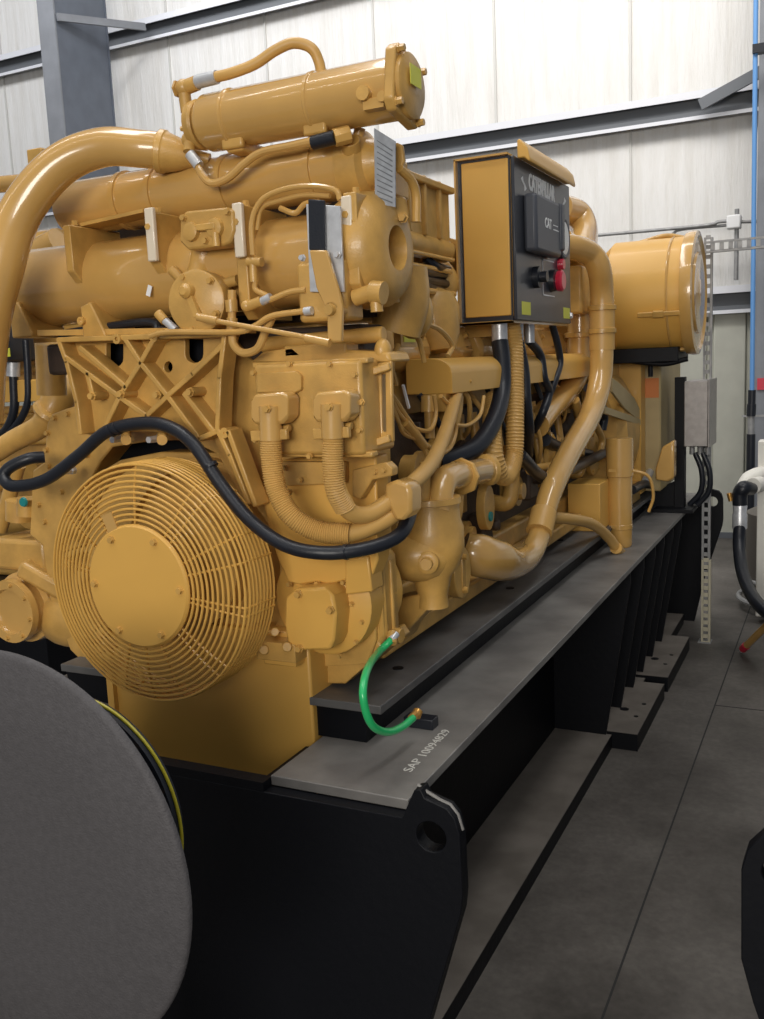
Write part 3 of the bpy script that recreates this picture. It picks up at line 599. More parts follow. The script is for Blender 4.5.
# ---- water pump beside the block
wx, wy = -.985, 2.13
pt = P(429, 500, Y=wy - .05); zt = pt.z; wx = P(430, 520, Y=wy).x
wp = E('water_pump', B().lathe((wx, wy, zt), -UZ, [(0, .055), (.0, .078), (.014, .080), (.016, .074), (.055, .076), (.075, .084), (.13, .084), (.17, .072), (.20, .05), (.25, .038), (.28, .04)], 36), YEL2, label='cast yellow coolant pump body')
E('pump_volute', B().sph((wx - .03, wy - .015, zt - .14), .092, 1.1, 1, .8), YEL2, parent=wp)
a = P(427, 563, Y=wy - .09)
E('pump_plug', B().lathe(a, V((.25, -1, .0)), [(-.04, .030), (0, .028), (.004, .022), (.004, .016), (.018, .014), (.018, 0)], 20), YEL2, parent=wp)
E('bracket_leg', B().plate([PP([(392, 600), (440, 590), (436, 600), (410, 628), (405, 640), (398, 640)], Y=2.1)], (0, .08, 0)), YEL2, bevel=.006)
# neck and elbow
E('thin_riser', B().cyl(P(421, 505, Y=2.08), P(424, 472, Y=2.08), .022, .016).cyl(P(424, 474, Y=2.08), P(424, 462, Y=2.08), .010), YEL2, parent=wp)
E('elbow_pipe', B().tube([P(438, 512, Y=2.10), P(440, 494, Y=2.12), P(444, 481, Y=2.16), P(458, 475, Y=2.26), P(470, 473, Y=2.36), P(486, 470, Y=2.52)], [.032, .034, .036, .036, .034, .036], seg=20), YEL, parent=wp)
p, p2 = P(461, 477, Y=2.28), P(466, 475, Y=2.31)
E('elbow_flange', B().lathe(p, p2 - p, [(0, .050), (.012, .050)], 8), YEL2, parent=wp, bevel=.002)
E('elbow_end', B().lathe(P(486, 470, Y=2.52), V((.5, 1, 0)), [(-.01, .036), (.0, .046), (.015, .046), (.03, .03), (.03, 0)], 20), YEL2, parent=wp)
# oval flange and bulb pipe
def ovalf(px, py, X, rz, ry, th=.02, name='oval_flange', parent=None):
    c = P(px, py, X=X); lp = [c + V((0, math.cos(t) * ry, math.sin(t) * rz)) for t in [2 * math.pi * k / 24 for k in range(24)]]
    o = E(name, B().plate([lp], (th, 0, 0)), YEL2, bevel=.003, parent=parent)
    return o, c
o, c = ovalf(453, 572, -.965, .072, .062, .03)
E('flange_slot', B().box(c.x + .028, c.x + .034, c.y - .012, c.y + .012, c.z - .04, c.z + .04), YEL, bevel=.002, parent=o)
bolts(o, [c + V((.03, 0, .045)), c + V((.03, 0, -.048))], PX, .009, .014)
XB = -.93
bp = E('coolant_outlet_pipe', B().tube([P(462, 548, X=-.99), P(478, 555, X=-.95), P(496, 560, X=XB), P(512, 563, X=XB), P(528, 556, X=XB), P(538, 538, X=XB), P(544, 515, X=XB), P(552, 488, X=XB), P(568, 455, X=XB), P(590, 415, X=XB), P(600, 380, X=XB), P(602, 340, X=XB), P(602, 295, X=XB), P(599, 268, X=XB), P(590, 254, X=-.96), P(576, 248, X=-1.0), P(560, 246, X=-1.05)],
     [.05, .064, .064, .052, .042, .038, .038, .042, .044, .046, .048, .050, .050, .05, .05, .05, .05], seg=28), YEL, label='long bent yellow coolant pipe')
for a, c in (((539, 532), (544, 512)), ):
    a, c = P(*a, X=XB), P(*c, X=XB); E('pipe_sleeve', B().cyl(a, c, .046), YELH, parent=bp)
for y in (308, 331): 
    a = P(602, y, X=XB); E('pipe_ring', B().lathe(a + V((0, 0, -.012)), UZ, [(0, .052), (.003, .060), (.021, .060), (.024, .052)], 28), YEL2, parent=bp)
a = P(602, 308, X=XB); c = P(602, 350, X=XB); E('pipe_sleeve', B().cyl(c, a, .0535), YELH, parent=bp)
X4 = -1.06
b2 = E('return_pipe', B().tube([P(536, 425, X=X4), P(548, 410, X=X4), P(566, 392, X=X4), P(577, 372, X=X4), P(579, 345, X=X4), P(579, 300, X=X4), P(578, 270, X=X4), P(572, 250, X=X4), P(560, 240, X=X4)], .052, seg=22), YEL)
for y in (312, 335):
    a = P(579, y, X=X4); E('pipe_ring', B().lathe(a + V((0, 0, -.012)), UZ, [(0, .054), (.003, .064), (.021, .064), (.024, .054)], 24), YEL2, parent=b2)
E('air_elbow', B().tube([P(560, 330, X=-1.15), P(572, 300, X=-1.15), P(578, 262, X=-1.15), P(584, 235, X=-1.2), P(578, 215, X=-1.25), P(560, 208, X=-1.3)], .07, seg=20), YEL)
a = P(586, 290, X=-1.0); E('sensor_box', B().box(a.x - .1, a.x, a.y - .07, a.y + .07, a.z - .1, a.z + .1), YEL2, bevel=.012)
# ---- long guard along the flank
gy0 = P(452, 380, X=-1.0).y; xa = P(406, 380, Y=gy0).x; zt, zb = P(440, 358, Y=gy0).z, P(440, 394, Y=gy0).z
pr = [(xa, zb), (-1.0, zb), (-1.0, zb + (zt - zb) * .55)] + [(-1.0 - .06 * (1 - math.cos(t)) , zb + (zt - zb) * .55 + (zt - zb) * .45 * math.sin(t)) for t in [math.pi / 2 * k / 6 for k in range(1, 7)]] + [(xa, zt)]
xa = P(405, 380, Y=gy0).x
lg = E('long_rail_cover', B().plate([[V((x, gy0, z)) for x, z in pr]], (0, 1.75, 0)), YELF, bevel=.003, label='long smooth yellow cover')
bolts(lg, [V((-1.0, gy0 + .15, zb + .03)), V((-1.0, gy0 + .7, zb + .03))], PX, .005, .004)
E('rear_rail_cover', B().plate([[V((x - .03, gy0 + 1.85, z - .02)) for x, z in pr]], (0, .55, 0)), YELF, bevel=.003)
# things under the guard
E('riser_pipe', B().cyl(P(429, 396, X=-1.03), P(429, 412, X=-1.03), .022).cyl(P(429, 410, X=-1.03), P(430, 438, X=-1.03), .014), YEL2)
for pts, r in (([(434, 395), (436, 415), (430, 430), (415, 428), (400, 415), (391, 398)], .006), ([(441, 396), (452, 410), (456, 430), (450, 448), (437, 454), (427, 445)], .006), ([(391, 402), (398, 420), (404, 434), (420, 442), (428, 460)], .005), ([(391, 395), (400, 408), (412, 426), (426, 446)], .008), ([(455, 425), (468, 425), (480, 415), (484, 396)], .006), ([(392, 408), (400, 425), (410, 435)], .004)):
    E('sensor_wire', B().tube([P(x, y, X=-1.0) for x, y in pts], r, seg=8), YELH)
E('flex_joint', B().cyl(P(404, 422, X=-1.0), P(424, 446, X=-1.0), .013), YEL2)
E('down_pipe', B().tube([P(452, 396, X=-1.05), P(450, 415, X=-1.05), P(442, 440, X=-1.06), P(425, 470, X=-1.08)], .035, seg=16).box(-1.09, -1.02, gy0 + .0, gy0 + .12, zb - .05, zb), YEL2)
E('white_tag', B().bar(P(403, 385, X=-.99), P(409, 408, X=-.99), .006, .006), PAPER, label='white paper tag')
# ---- heads, valve covers and exhaust along the flank
for k in range(7):
    y = 2.02 + .36 * k
    o = E('cylinder_head', B().box(-1.34, -1.17, y, y + .3, 1.48, 1.66), DRK if k < 1 else YEL2, bevel=.015)
    E('valve_cover', B().plate([[V((-1.32, y + .02, 1.66)), V((-1.16, y + .02, 1.62)), V((-1.12, y + .02, 1.68)), V((-1.15, y + .02, 1.76)), V((-1.21, y + .02, 1.80)), V((-1.32, y + .02, 1.80))]], (0, .27, 0)), YEL, bevel=.018, parent=o)
    bolts(o, [V((-1.14, y + .06, 1.73)), V((-1.14, y + .24, 1.73))], V((1, 0, .6)), .009, .014)
    E('exhaust_elbow', B().tube([V((-1.20, y + .15, 1.84)), V((-1.16, y + .15, 1.90)), V((-1.2, y + .15, 1.96))], .04, seg=14), YEL2)
    E('exhaust_bellows', B().tube([V((-1.26, y + .02, 2.00)), V((-1.26, y + .3, 2.00))], .075, rib=(.03, .008), seg=20, n=2), YEL2)
ef = E('exhaust_manifold', B().cyl((-1.26, 2.0, 2.00), (-1.26, 4.5, 2.00), .062), YEL2)
b = B()
for k in range(7): b.box(-1.32, -1.115, 2.06 + .115 * k, 2.075 + .115 * k, 2.02, 2.19)
E('finned_cover', b.box(-1.31, -1.13, 2.05, 2.86, 2.02, 2.18).cyl((-1.15, 2.05, 1.995), (-1.15, 2.86, 1.995), .035).box(-1.31, -1.11, 2.05, 2.86, 2.165, 2.185), YEL2, bevel=.004)
E('fuel_rail', B().cyl((-1.12, 2.05, 1.86), (-1.12, 2.85, 1.86), .010).cyl((-1.13, 2.05, 1.93), (-1.13, 2.85, 1.93), .009).cyl((-1.12, 2.05, 1.965), (-1.12, 2.85, 1.965), .007), YEL)
for a, c in (((398, 262), (444, 275)), ((404, 270), (446, 284)), ((425, 258), (448, 270)), ((410, 276), (440, 290))):
    E('ignition_lead', B().tube([P(*a, X=-1.15), P((a[0] + c[0]) / 2, (a[1] + c[1]) / 2 + 3, X=-1.13), P(*c, X=-1.15)], .014, seg=10), RUB)
E('turbo_elbow', B().tube([P(396, 330, Y=2.05), P(404, 300, Y=2.05), P(402, 270, Y=2.05)], .06, seg=18).sph(P(413, 312, Y=2.12), .05, 1, 1, 1.3), YEL2)
E('intake_dome', B().lathe(P(438, 352, X=-1.13), V((-.15, .1, 1)), [(0, .055), (.05, .075), (.13, .085), (.17, .072), (.19, .04), (.195, 0)], 28), YEL2)
p = P(409, 335, X=-1.0); E('warning_label', B().box(p.x, p.x + .002, p.y - .035, p.y + .035, p.z - .018, p.z + .018), LBLY, label='yellow warning label')
E('label_board', B().box(p.x - .02, p.x, p.y - .05, p.y + .05, p.z - .03, p.z + .03), YEL2)
for pts in ([(388, 322), (405, 328), (417, 337), (422, 352), (424, 362)], [(420, 322), (440, 330), (452, 345), (448, 356)], [(398, 345), (392, 365), (396, 385)]):
    E('sensor_wire', B().tube([P(x, y, X=-.97) for x, y in pts], .007, seg=8), YELH)
# data plate above and hook
a = [(374, 128), (395, 141), (395, 207), (375, 203)]
E('data_plate', B().plate([PP(a, Y=1.80)], (0, .004, 0)), mat('engraved_metal_plate', (.38, .40, .43), .35, metal=.4, var=.12, vscale=60), label='engraved metal data plate')
for k in range(11):
    E('engraved_line', B().plate([PP([(377, 140 + 5.6 * k), (392.5, 150 + 5.2 * k), (392.5, 151.6 + 5.2 * k), (377, 141.0 + 5.6 * k)], Y=1.7995)], (0, -.0006, 0)), GIRT)
lh = E('lifting_hook', B().plate([PP([(391, 150), (396, 142), (402, 145), (404, 160), (400, 172), (394, 168)], Y=1.84)], (0, .012, 0)), YEL2, bevel=.003)
E('lift_link', B().tube([P(399, 168, Y=1.84), P(411, 180, Y=1.88), P(416, 196, Y=1.9), P(416, 222, Y=1.9)], .010, seg=10), YEL2)
bolts(en, PP([(392, 205), (396, 212), (404, 218)], Y=1.86), NY, .009, .014)
E('outlet_flange', B().cyl(P(392, 200, Y=1.87), P(396, 222, Y=1.87), .03).box(P(345, 165, Y=1.88).x, P(395, 165, Y=1.88).x, 1.87, 1.95, P(370, 200, Y=1.88).z, P(370, 160, Y=1.88).z), YEL2, bevel=.006)
E('pump_boss', B().cyl(P(355, 298, Y=1.74), P(376, 291, Y=1.74), .017).cyl(P(384, 293, Y=1.74), P(372, 292, Y=1.74), .023).cyl(P(376, 296, Y=1.74), P(377, 312, Y=1.74), .013), YEL2)
# mechanical clutter between the tubes and the housing
E('lower_manifold', B().cyl(P(262, 345, Y=1.83), P(384, 334, Y=1.83), .017).box(P(288, 340, Y=1.8).x, P(350, 340, Y=1.8).x, 1.78, 1.84, P(320, 356, Y=1.8).z, P(320, 344, Y=1.8).z), YEL2, bevel=.004)
E('sensor_dome', B().sph(P(383, 351, Y=1.80), .022, .8, 1, 1.2), YEL2)
# block side covers, looking into the aisle
for px, py in ((551, 461), (590, 452)):
    c = P(px, py, X=-1.07); o = E('inspection_cover', B().lathe(c, PX, [(0, .11), (.02, .11), (.03, .09), (.03, .05), (.02, .045), (.02, 0)], 30), YEL2)
    bolts(o, circ(c + V((.02, 0, 0)), PX, .095, 6), PX, .010, .012)
o, c = ovalf(481, 507, -1.05, .075, .05, .03)
E('teal_plug', B().lathe(c + V((.03, 0, -.03)), PX, [(0, .016), (.006, .016), (.006, 0)], 14), TEAL, parent=o)
E('side_ledge', B().box(-1.07, -1.0, 2.0, 4.5, .93, .98), YEL2, bevel=.008)
for k in range(6):
    y = 2.45 + .33 * k; E('side_port', B().cyl((-1.13, y, 1.34), (-1.09, y, 1.34), .05).cyl((-1.09, y, 1.34), (-1.075, y, 1.34), .062), DRK if k % 2 else YEL2)
    E('side_stay', B().cyl((-1.06, y + .15, 1.16), (-1.10, y + .15, 1.48), .016), YEL2)
E('side_lines', B().tube([P(530, 470, X=-1.0), P(560, 462, X=-1.0), P(575, 430, X=-1.0), P(590, 400, X=-1.0)], .018).tube([P(575, 400, X=-1.02), P(582, 425, X=-1.02), P(580, 455, X=-1.02)], .02).tube([P(590, 395, X=-1.02), P(594, 420, X=-1.0), P(602, 440, X=-1.0), P(598, 460, X=-1.0)], .016), YEL2)
E('wiring_loom', B().tube([P(520, 455, X=-.97), P(545, 478, X=-.97), P(570, 470, X=-.97), P(600, 455, X=-.99), P(618, 445, X=-1.0)], .022).tube([P(588, 388, X=-.98), P(598, 398, X=-.98), P(604, 415, X=-.99), P(602, 430, X=-1.0)], .02).tube([P(545, 440, X=-1.04), P(560, 448, X=-1.04), P(590, 455, X=-1.04)], .025), RUB)
random.seed(11)
for k in range(9):
    y = 2.5 + k * .19; z = random.uniform(1.24, 1.46)
    E('harness_wire', B().tube([V((-1.10, y, 1.56)), V((-1.04, y + .04, z + .1)), V((-1.06, y + .1, z)), V((-1.11, y + .18, z - .04))], random.uniform(.006, .011), seg=8), RUB if k % 3 == 0 else YELH)
for k in range(12):
    y = 2.30 + .17 * k; z = random.uniform(1.06, 1.26); w_ = random.uniform(.03, .07)
    if k % 3 == 0: E('side_boss', B().lathe((-1.13, y, z), PX, [(0, w_), (.03 + w_ * .5, w_), (.03 + w_ * .5, w_ * .6), (.05 + w_ * .5, w_ * .55), (.05 + w_ * .5, 0)], 20), YEL2)
    elif k % 3 == 1: E('side_casting', B().box(-1.13, -1.12 + w_, y - w_, y + w_, z - .05, z + .07).cyl((-1.12, y, z + .03), (-1.08 + w_, y, z + .03), w_ * .4), DRK, bevel=.01)
    else: E('side_elbow', B().tube([V((-1.13, y, z)), V((-1.06, y, z)), V((-1.05, y + .02, z + .07)), V((-1.05, y + .03, z + .2))], w_ * .45), YEL2)
for k in range(6): E('block_rib', B().box(-1.135, -1.10, 2.5 + .33 * k, 2.53 + .33 * k, 1.16, 1.48), YEL2 if k % 2 else DRK, bevel=.004)
# hose dropping to the frame
E('breather_hose', B().tube([P(548, 517, X=-.98), P(570, 519, X=-.93), P(592, 524, X=-.90), P(608, 537, X=-.88), P(618, 551, X=-.86)], .022, seg=14), YELH)
E('hose_end', B().cyl(P(616, 548, X=-.86), P(622, 556, X=-.86), .026), YEL2)
a = P(612, 527, Z=.9); E('side_box', B().box(-1.06, -.92, P(600, 500, X=-.92).y, P(600, 500, X=-.92).y + .2, .90, P(600, 484, X=-.92).z), YELF, bevel=.004)
# rear flywheel housing
E('flywheel_housing', B().lathe((XC, 4.5, 1.25), PY, [(0, .42), (.05, .46), (.35, .46), (.38, .40)], 40), YEL2)
E('guard_strap', B().bar(P(604, 410, X=-.93), P(648, 425, X=-.93), .03, .012, up=(1, 0, 0)).bar(P(648, 425, X=-.93), P(674, 413, X=-.93), .05, .012, up=(1, 0, 0)), YELG)
E('guard_shield', B().plate([PP([(610, 378), (618, 384), (632, 398), (640, 414), (636, 420), (622, 408), (610, 392)], X=-.94)], (.012, 0, 0)), YELG, bevel=.002)
# tall air hood behind
E('air_horn', B().lathe((-1.5, 2.3, 2.05), PY, [(0, .05), (.05, .10), (1.6, .10)], 24), YEL2)
# pump at the lower left of the engine
c = P(9, 612, Y=1.80)
pl = E('side_pump', B().lathe(c, PY, [(.012, 0), (.012, .06), (0, .064), (0, .088), (.02, .090), (.022, .082), (.05, .084), (.055, .10), (.10, .105), (.16, .10), (.2, .06)], 36), YEL, label='round flanged pump at the left')
bolts(pl, circ(c, PY, .077, 8, .2), NY, .0055, .008)
E('pump_scroll', B().sph(c + V((.12, .10, -.03)), .095, 1.2, .7, .9).box(c.x - .12, c.x + .09, 1.86, 2.1, c.z + .10, c.z + .19).bar(c + V((.02, .05, .12)), c + V((.18, .09, .03)), .07, .05), YEL2, bevel=.012, parent=pl)
E('left_fittings', B().cyl(P(20, 520, Y=1.95), P(20, 500, Y=1.95), .04).cyl(P(28, 515, Y=1.9), P(28, 498, Y=1.9), .03).cyl(P(0, 530, Y=2.0), P(18, 465, Y=2.0), .022), YEL2)
E('teal_plug', B().lathe(P(24, 502, Y=1.86), NY, [(0, .014), (.006, .012), (.006, 0)], 12), TEAL)
E('left_duct', B().tube([P(-30, 470, Y=2.05), P(10, 443, Y=2.05), P(42, 425, Y=2.05), P(58, 400, Y=2.08), P(66, 385, Y=2.15)], [.03, .032, .034, .05, .045], seg=18), YEL2)
E('duct_ring', B().lathe(P(50, 415, Y=2.05), V((.5, 0, .6)), [(0, .05), (.01, .055), (.02, .05)], 20), YEL2)
E('left_column_pad', B().cyl(P(52, 395, Y=1.95), P(50, 345, Y=1.95), .04), YEL2)
# ================================================================== green hose and its block
a = P(396, 636, Y=1.90)
t = thing('green_drain_hose', P(415, 716, Z=.8), 'bright green drain hose curving from the engine to a small block on the rail', 'hose')
zz = .815
mk('hose', B().tube([P(391, 640, Y=1.86), P(379, 652, X=-.925), P(368, 668, X=-.88), P(363, 690, X=-.86), P(366, 712, X=-.855), P(374, 727, X=-.85), P(388, 732, X=-.845), P(402, 727, X=-.84), P(413, 718, X=-.835)], .0085, seg=14), GRN, t)
mk('hose_fitting', B().cyl(P(391, 640, Y=1.86), P(396, 634, Y=1.88), .009), STEEL, t); 
mk('brass_nut', B().cyl(P(411, 719, X=-.838), P(417, 713, X=-.836), .0095, seg=8).cyl(P(416, 716, X=-.836), P(418, 711, X=-.836), .011), BRASS, t, label='brass nut')
p = P(428, 727, Z=ZR)
mk('block', B().box(p.x - .055, p.x + .02, p.y - .018, p.y + .018, ZR, ZR + .025), RUB, t, bevel=.002, label='black end block')
# ================================================================== control panel box
XP = -.95
ya, yb = P(517, 318, X=XP).y, P(571, 323, X=XP).y; zb_ = P(517, 318, X=XP).z; zt_ = P(520, 160, X=XP).z
xl_ = P(458, 240, Y=ya).x
cb = thing('control_cabinet', ((XP + xl_) / 2, (ya + yb) / 2, zb_), 'yellow control cabinet with black instrument door, hung high on the engine flank', 'control box')
mk('cabinet_body', B().box(xl_ + .014, XP - .012, ya + .004, yb, zb_ + .006, zt_ - .004), YELF, cb, bevel=.003)
o = mk('cabinet_frame', B().box(xl_, xl_ + .006, ya - .02, yb, zb_ - .014, zt_ + .010).box(xl_, XP - .014, ya - .02, ya + .01, zb_ - .014, zb_ - .008).box(xl_, XP - .014, ya - .02, yb, zt_ + .006, zt_ + .012).box(xl_, XP - .014, ya - .02, yb, zb_ - .014, zb_ - .006), YEL, cb)
mk('gasket', B().box(xl_ + .006, XP - .013, ya, ya + .01, zb_ - .006, zt_ + .006), BOXB, cb)
mk('side_panel', B().box(xl_ + .020, XP - .018, ya - .006, ya + .003, zb_ + .010, zt_ - .002), YELF, cb, bevel=.003)
dr = mk('cabinet_door', B().box(XP - .012, XP, ya + .002, yb, zb_ - .006, zt_ + .004), BOXB, cb, bevel=.003, label='black instrument door')
W_ = yb - ya; H_ = zt_ - zb_
def dp_(u, v): return V((XP, ya + W_ * u, zb_ + H_ * v))
def D(name, u0, u1, v0, v1, d, m, bev=.002, label=None):
    a, c = dp_(u0, v0), dp_(u1, v1); return mk(name, B().box(XP, XP + d, a.y, c.y, a.z, c.z), m, dr, bevel=bev, label=label)
D('instrument_display', .13, .58, .43, .80, .045, BOXG, .012, 'charcoal display housing')
D('display_handle', .55, .61, .48, .80, .052, BOXG, .006)
mk('gauge', B().lathe(dp_(.80, .60) , PX, [(0, .075), (.014, .075), (.018, .068), (.016, .06)], 28), BOXG, dr)
mk('gauge_glass', B().lathe(dp_(.80, .60) + V((.01, 0, 0)), PX, [(0, .06), (.007, .058), (.007, 0)], 28), GLASS, dr)
mk('key_switch', B().lathe(dp_(.30, .28), PX, [(0, .036), (.02, .036), (.022, .018), (.045, .018), (.045, 0)], 20), RUB, dr)
mk('emergency_stop', B().lathe(dp_(.64, .28), PX, [(0, .03), (.018, .028), (.018, .036), (.034, .038), (.040, .030), (.040, 0)], 24), RED, dr, label='red emergency stop button')
mk('stop_collar', B().lathe(dp_(.60, .28), PX, [(0, .04), (.018, .036), (.018, 0)], 20), RUB, dr)
mk('red_button', B().lathe(dp_(.76, .41), PX, [(0, .022), (.012, .020), (.02, .018), (.02, 0)], 18), RED, dr, label='small red button')
a, c = dp_(.44, .17), dp_(.66, .42); zz0, zz1 = a.z, c.z
mk('outline_marking', B().box(XP, XP + .0012, a.y, a.y + .006, zz0, zz1).box(XP, XP + .0012, a.y, c.y, zz1 - .004, zz1).box(XP, XP + .0012, a.y, c.y, zz0, zz0 + .004), PAPER, dr)
D('warning_sticker', .08, .22, .025, .11, .0012, LBLY, 0, 'yellow warning sticker'); D('warning_sticker', .84, .97, .025, .105, .0012, LBLY, 0, 'yellow warning sticker')
text('brand_lettering', 'CATERPILLAR', PAPER, dr, dp_(.23, .845) + V((.001, 0, 0)), (0, 1, 0), (0, 0, 1), .072, .001, label='white block lettering', w=.70, bold=.035)
text('display_lettering', 'CAT', PAPER, dr, dp_(.27, .60) + V((.0455, 0, 0)), (0, 1, 0), (0, 0, 1), .045, .0006, w=.9, bold=.02)
D('display_line', .42, .52, .60, .607, .046, PAPER, 0); D('display_line', .42, .50, .63, .636, .046, PAPER, 0)
for u, dirs in ((.15, 1), (.88, -1)):
    c = dp_(u, .865); pts = [V((XP, c.y + dirs * x, c.z + z)) for x, z in ((-.030, .012), (-.008, .022), (-.004, .008), (.010, .0), (.030, -.012), (.010, -.022), (.006, -.008), (-.010, .0))]
    mk('arrow_mark', B().plate([pts], (.001, 0, 0)), PAPER, dr)
mk('door_lock', B().lathe(dp_(1.0, .05), PX, [(0, .012), (.006, .01), (.006, 0)], 14), STEEL, dr)
# sloping yellow hood
a = V((XP - .10, ya - .02, zt_ + .012))
prof = [(-.012, .004), (-.012, .064), (-.004, .07), (.022, .036), (.030, -.004), (.026, -.012), (.010, .004)]
mk('rain_hood', B().plate([[V((XP + x + .008, ya + .05, zt_ + z * .9)) for x, z in prof]], (0, W_ - .10, 0)), YELF, cb, bevel=.004, label='yellow hood')
for px in (500, 524, 540): 
    p = P(px, 330, X=XP - .05)
    mk('cable_gland', B().cyl((XP - .07 - .0, ya + {500: -.0, 524: .2, 540: .33}[px] + .03, zb_ - .075), (XP - .07, ya + {500: -.0, 524: .2, 540: .33}[px] + .03, zb_ - .014), .026 if px == 500 else .018), STEEL, cb, label='silver cable gland')
bk = mk('mounting_arm', B().box(-1.22, XP - .1, ya + .15, ya + .2, zb_ - .05, zb_ - .0), YEL2, cb)
mk('mounting_arm', B().box(-1.22, XP - .1, ya + .45, ya + .5, zb_ - .05, zb_), YEL2, cb)
# hoses of the cabinet
g0 = V((XP - .07, ya + .03, zb_ - .07)); g1 = V((XP - .07, ya + .23, zb_ - .07)); g2 = V((XP - .07, ya + .36, zb_ - .07))
def hs(name, pts, r, m, lab, **k): return tag(mk(name, B().tube(pts, r, seg=16, **k), m), lab, 'hose', 'black hoses under the control cabinet' if name == 'black_hose' else None)
hs('black_hose', [g0, P(502, 360, X=XP - .06), P(502, 390, X=XP - .05), P(495, 418, X=XP - .04), P(478, 445, X=XP - .05), P(455, 457, X=XP - .08), P(436, 462, X=-1.06)], .028, RUB, 'thick black hose curving left from the cabinet underside to the engine')
hs('black_hose', [g1, P(524, 370, X=XP - .05), P(526, 400, X=XP - .04), P(529, 430, X=XP - .05), P(528, 455, X=XP - .1)], .019, RUB, 'straight black hose below the black cabinet door, with a band near its top', )
hs('black_hose', [g2, P(540, 355, X=XP - .06), P(544, 378, X=XP - .05), P(549, 392, X=XP - .05), P(543, 412, X=XP - .06), P(534, 430, X=-1.06)], .016, RUB, 'thin black hose kinking under the rear of the cabinet')
hs('black_hose', [V((XP - .06, yb - .06, zb_)), P(557, 342, X=XP - .05), P(560, 362, X=XP - .05), P(555, 380, X=XP - .05), P(548, 398, X=XP - .07), P(538, 425, X=-1.06)], .014, RUB, 'thin black hose looping out below the rear corner of the cabinet')
hs('ribbed_hose', [V((XP - .06, ya + .12, zb_ - .01)), P(514, 345, X=XP - .05), P(515, 380, X=XP - .04), P(515, 420, X=XP - .03), P(514, 455, X=XP - .03), P(508, 474, X=XP - .03), P(500, 474, X=XP - .03), P(494, 455, X=XP - .04), P(492, 425, X=XP - .06), P(494, 398, X=-1.03)], .032, YELH, 'ribbed yellow hose hanging in a U below the control cabinet', rib=(.011, .003))
# ================================================================== filter canister
c0 = P(620, 546, Z=ZR); cx_, cy_ = c0.x, c0.y; ztop = P(620, 438, Y=cy_).z
ct_ = thing('filter_canister', (cx_, cy_, ZR), 'slim upright yellow canister standing on the rail top near the rear', 'canister')
rr = .054
mk('canister_body', B().lathe((cx_, cy_, ZR), UZ, [(0, rr * .9), (.01, rr), (.10, rr), (ztop - ZR - .02, rr), (ztop - ZR, rr * .98)], 28), YEL, ct_)
mk('top_cap', B().lathe((cx_, cy_, ztop - .17), UZ, [(0, rr), (.003, rr * 1.09), (.17, rr * 1.09), (.172, rr * .9)], 28), YEL, ct_)
mk('seam_band', B().lathe((cx_, cy_, ZR + .08), UZ, [(0, rr), (.002, rr * 1.03), (.02, rr * 1.03), (.022, rr)], 28), YEL, ct_)
for z in (ZR + .09, ZR + .34): mk('seam_tab', B().box(cx_ - .035, cx_ - .005, cy_ - rr - .008, cy_ - rr + .01, z, z + .012), YEL2, ct_)
mk('side_line', B().tube([V((cx_ + .04, cy_, ztop - .14)), V((cx_ + .12, cy_ + .02, ztop - .17)), V((cx_ + .14, cy_ + .03, ztop - .26)), V((cx_ + .12, cy_ + .03, ztop - .33))], .007), YEL2, ct_)
# ================================================================== air cleaner drum
ay = 4.85; az = (P(650, 240, Y=ay).z + P(650, 352, Y=ay).z) / 2; ar = (P(650, 240, Y=ay).z - P(650, 352, Y=ay).z) / 2
ax0, ax1 = P(614, 300, Y=ay).x, P(688, 300, Y=ay).x
ac = thing('air_cleaner_drum', ((ax0 + ax1) / 2, ay, az - ar), 'big yellow air cleaner drum with clipped round lid, mounted high at the rear', 'air cleaner')
mk('drum_body', B().lathe((ax0 - .25, ay, az), PX, [(0, ar * .6), (.18, ar * .7), (.25, ar * .93), (.27, ar), (ax1 - ax0 + .25, ar)], 48), YELF, ac)
lid = mk('lid', B().lathe((ax1, ay, az), PX, [(0, ar * 1.0), (0, ar * 1.07), (.03, ar * 1.09), (.05, ar * 1.08), (.055, ar * 1.0), (.045, ar * .95), (.045, ar * .72), (.055, ar * .70), (.055, ar * .25), (.06, ar * .22), (.06, 0)], 48), YEL, ac, label='round lid')
mk('seam', B().torus((ax1 - .06, ay, az), PX, ar * 1.005, .006, 48, 6), YEL, ac)
for dg in (-110, -160, 75, 20):
    t = math.radians(dg); d = V((0, math.cos(t), math.sin(t))); p = V((ax1 - .10, ay, az)) + d * (ar + .012)
    mk('lid_clip', B().bar(p - V((.09, 0, 0)), p + V((.11, 0, 0)), .022, .014, up=d).bar(p - V((.02, 0, 0)), p + V((.03, 0, 0)), .03, .024, up=d), YEL2, ac, bevel=.003)
mk('saddle', B().box(ax0 + .02, ax1 - .02, ay - .16, ay + .16, az - ar - .05, az - ar + .02), BLK, ac, bevel=.004, label='black mounting saddle')
mk('saddle_bracket', B().tube([V((ax0 + .05, ay - .14, az - ar - .03)), V((ax1 - .1, ay - .14, az - ar - .06)), V((ax1 + .02, ay - .14, az - ar - .04))], .012).cyl((ax1 - .16, ay - .1, az - ar - .12), (ax1 - .16, ay - .1, az - ar), .012), BLK, ac)
mk('support_post', B().box(ax0 - .12, ax0 - .04, ay - .08, ay + .08, 1.70, az - ar * .6), YEL2, ac, bevel=.005)
mk('outlet_duct', B().tube([V((ax0 - .2, ay, az)), V((ax0 - .4, ay - .1, az)), V((ax0 - .55, ay - .4, az - .05))], .14, seg=24), YEL, ac)
mk('top_pipe', B().tube([P(640, 243, Y=ay), P(665, 236, Y=ay), P(684, 238, Y=ay)], .012), YEL2, ac)
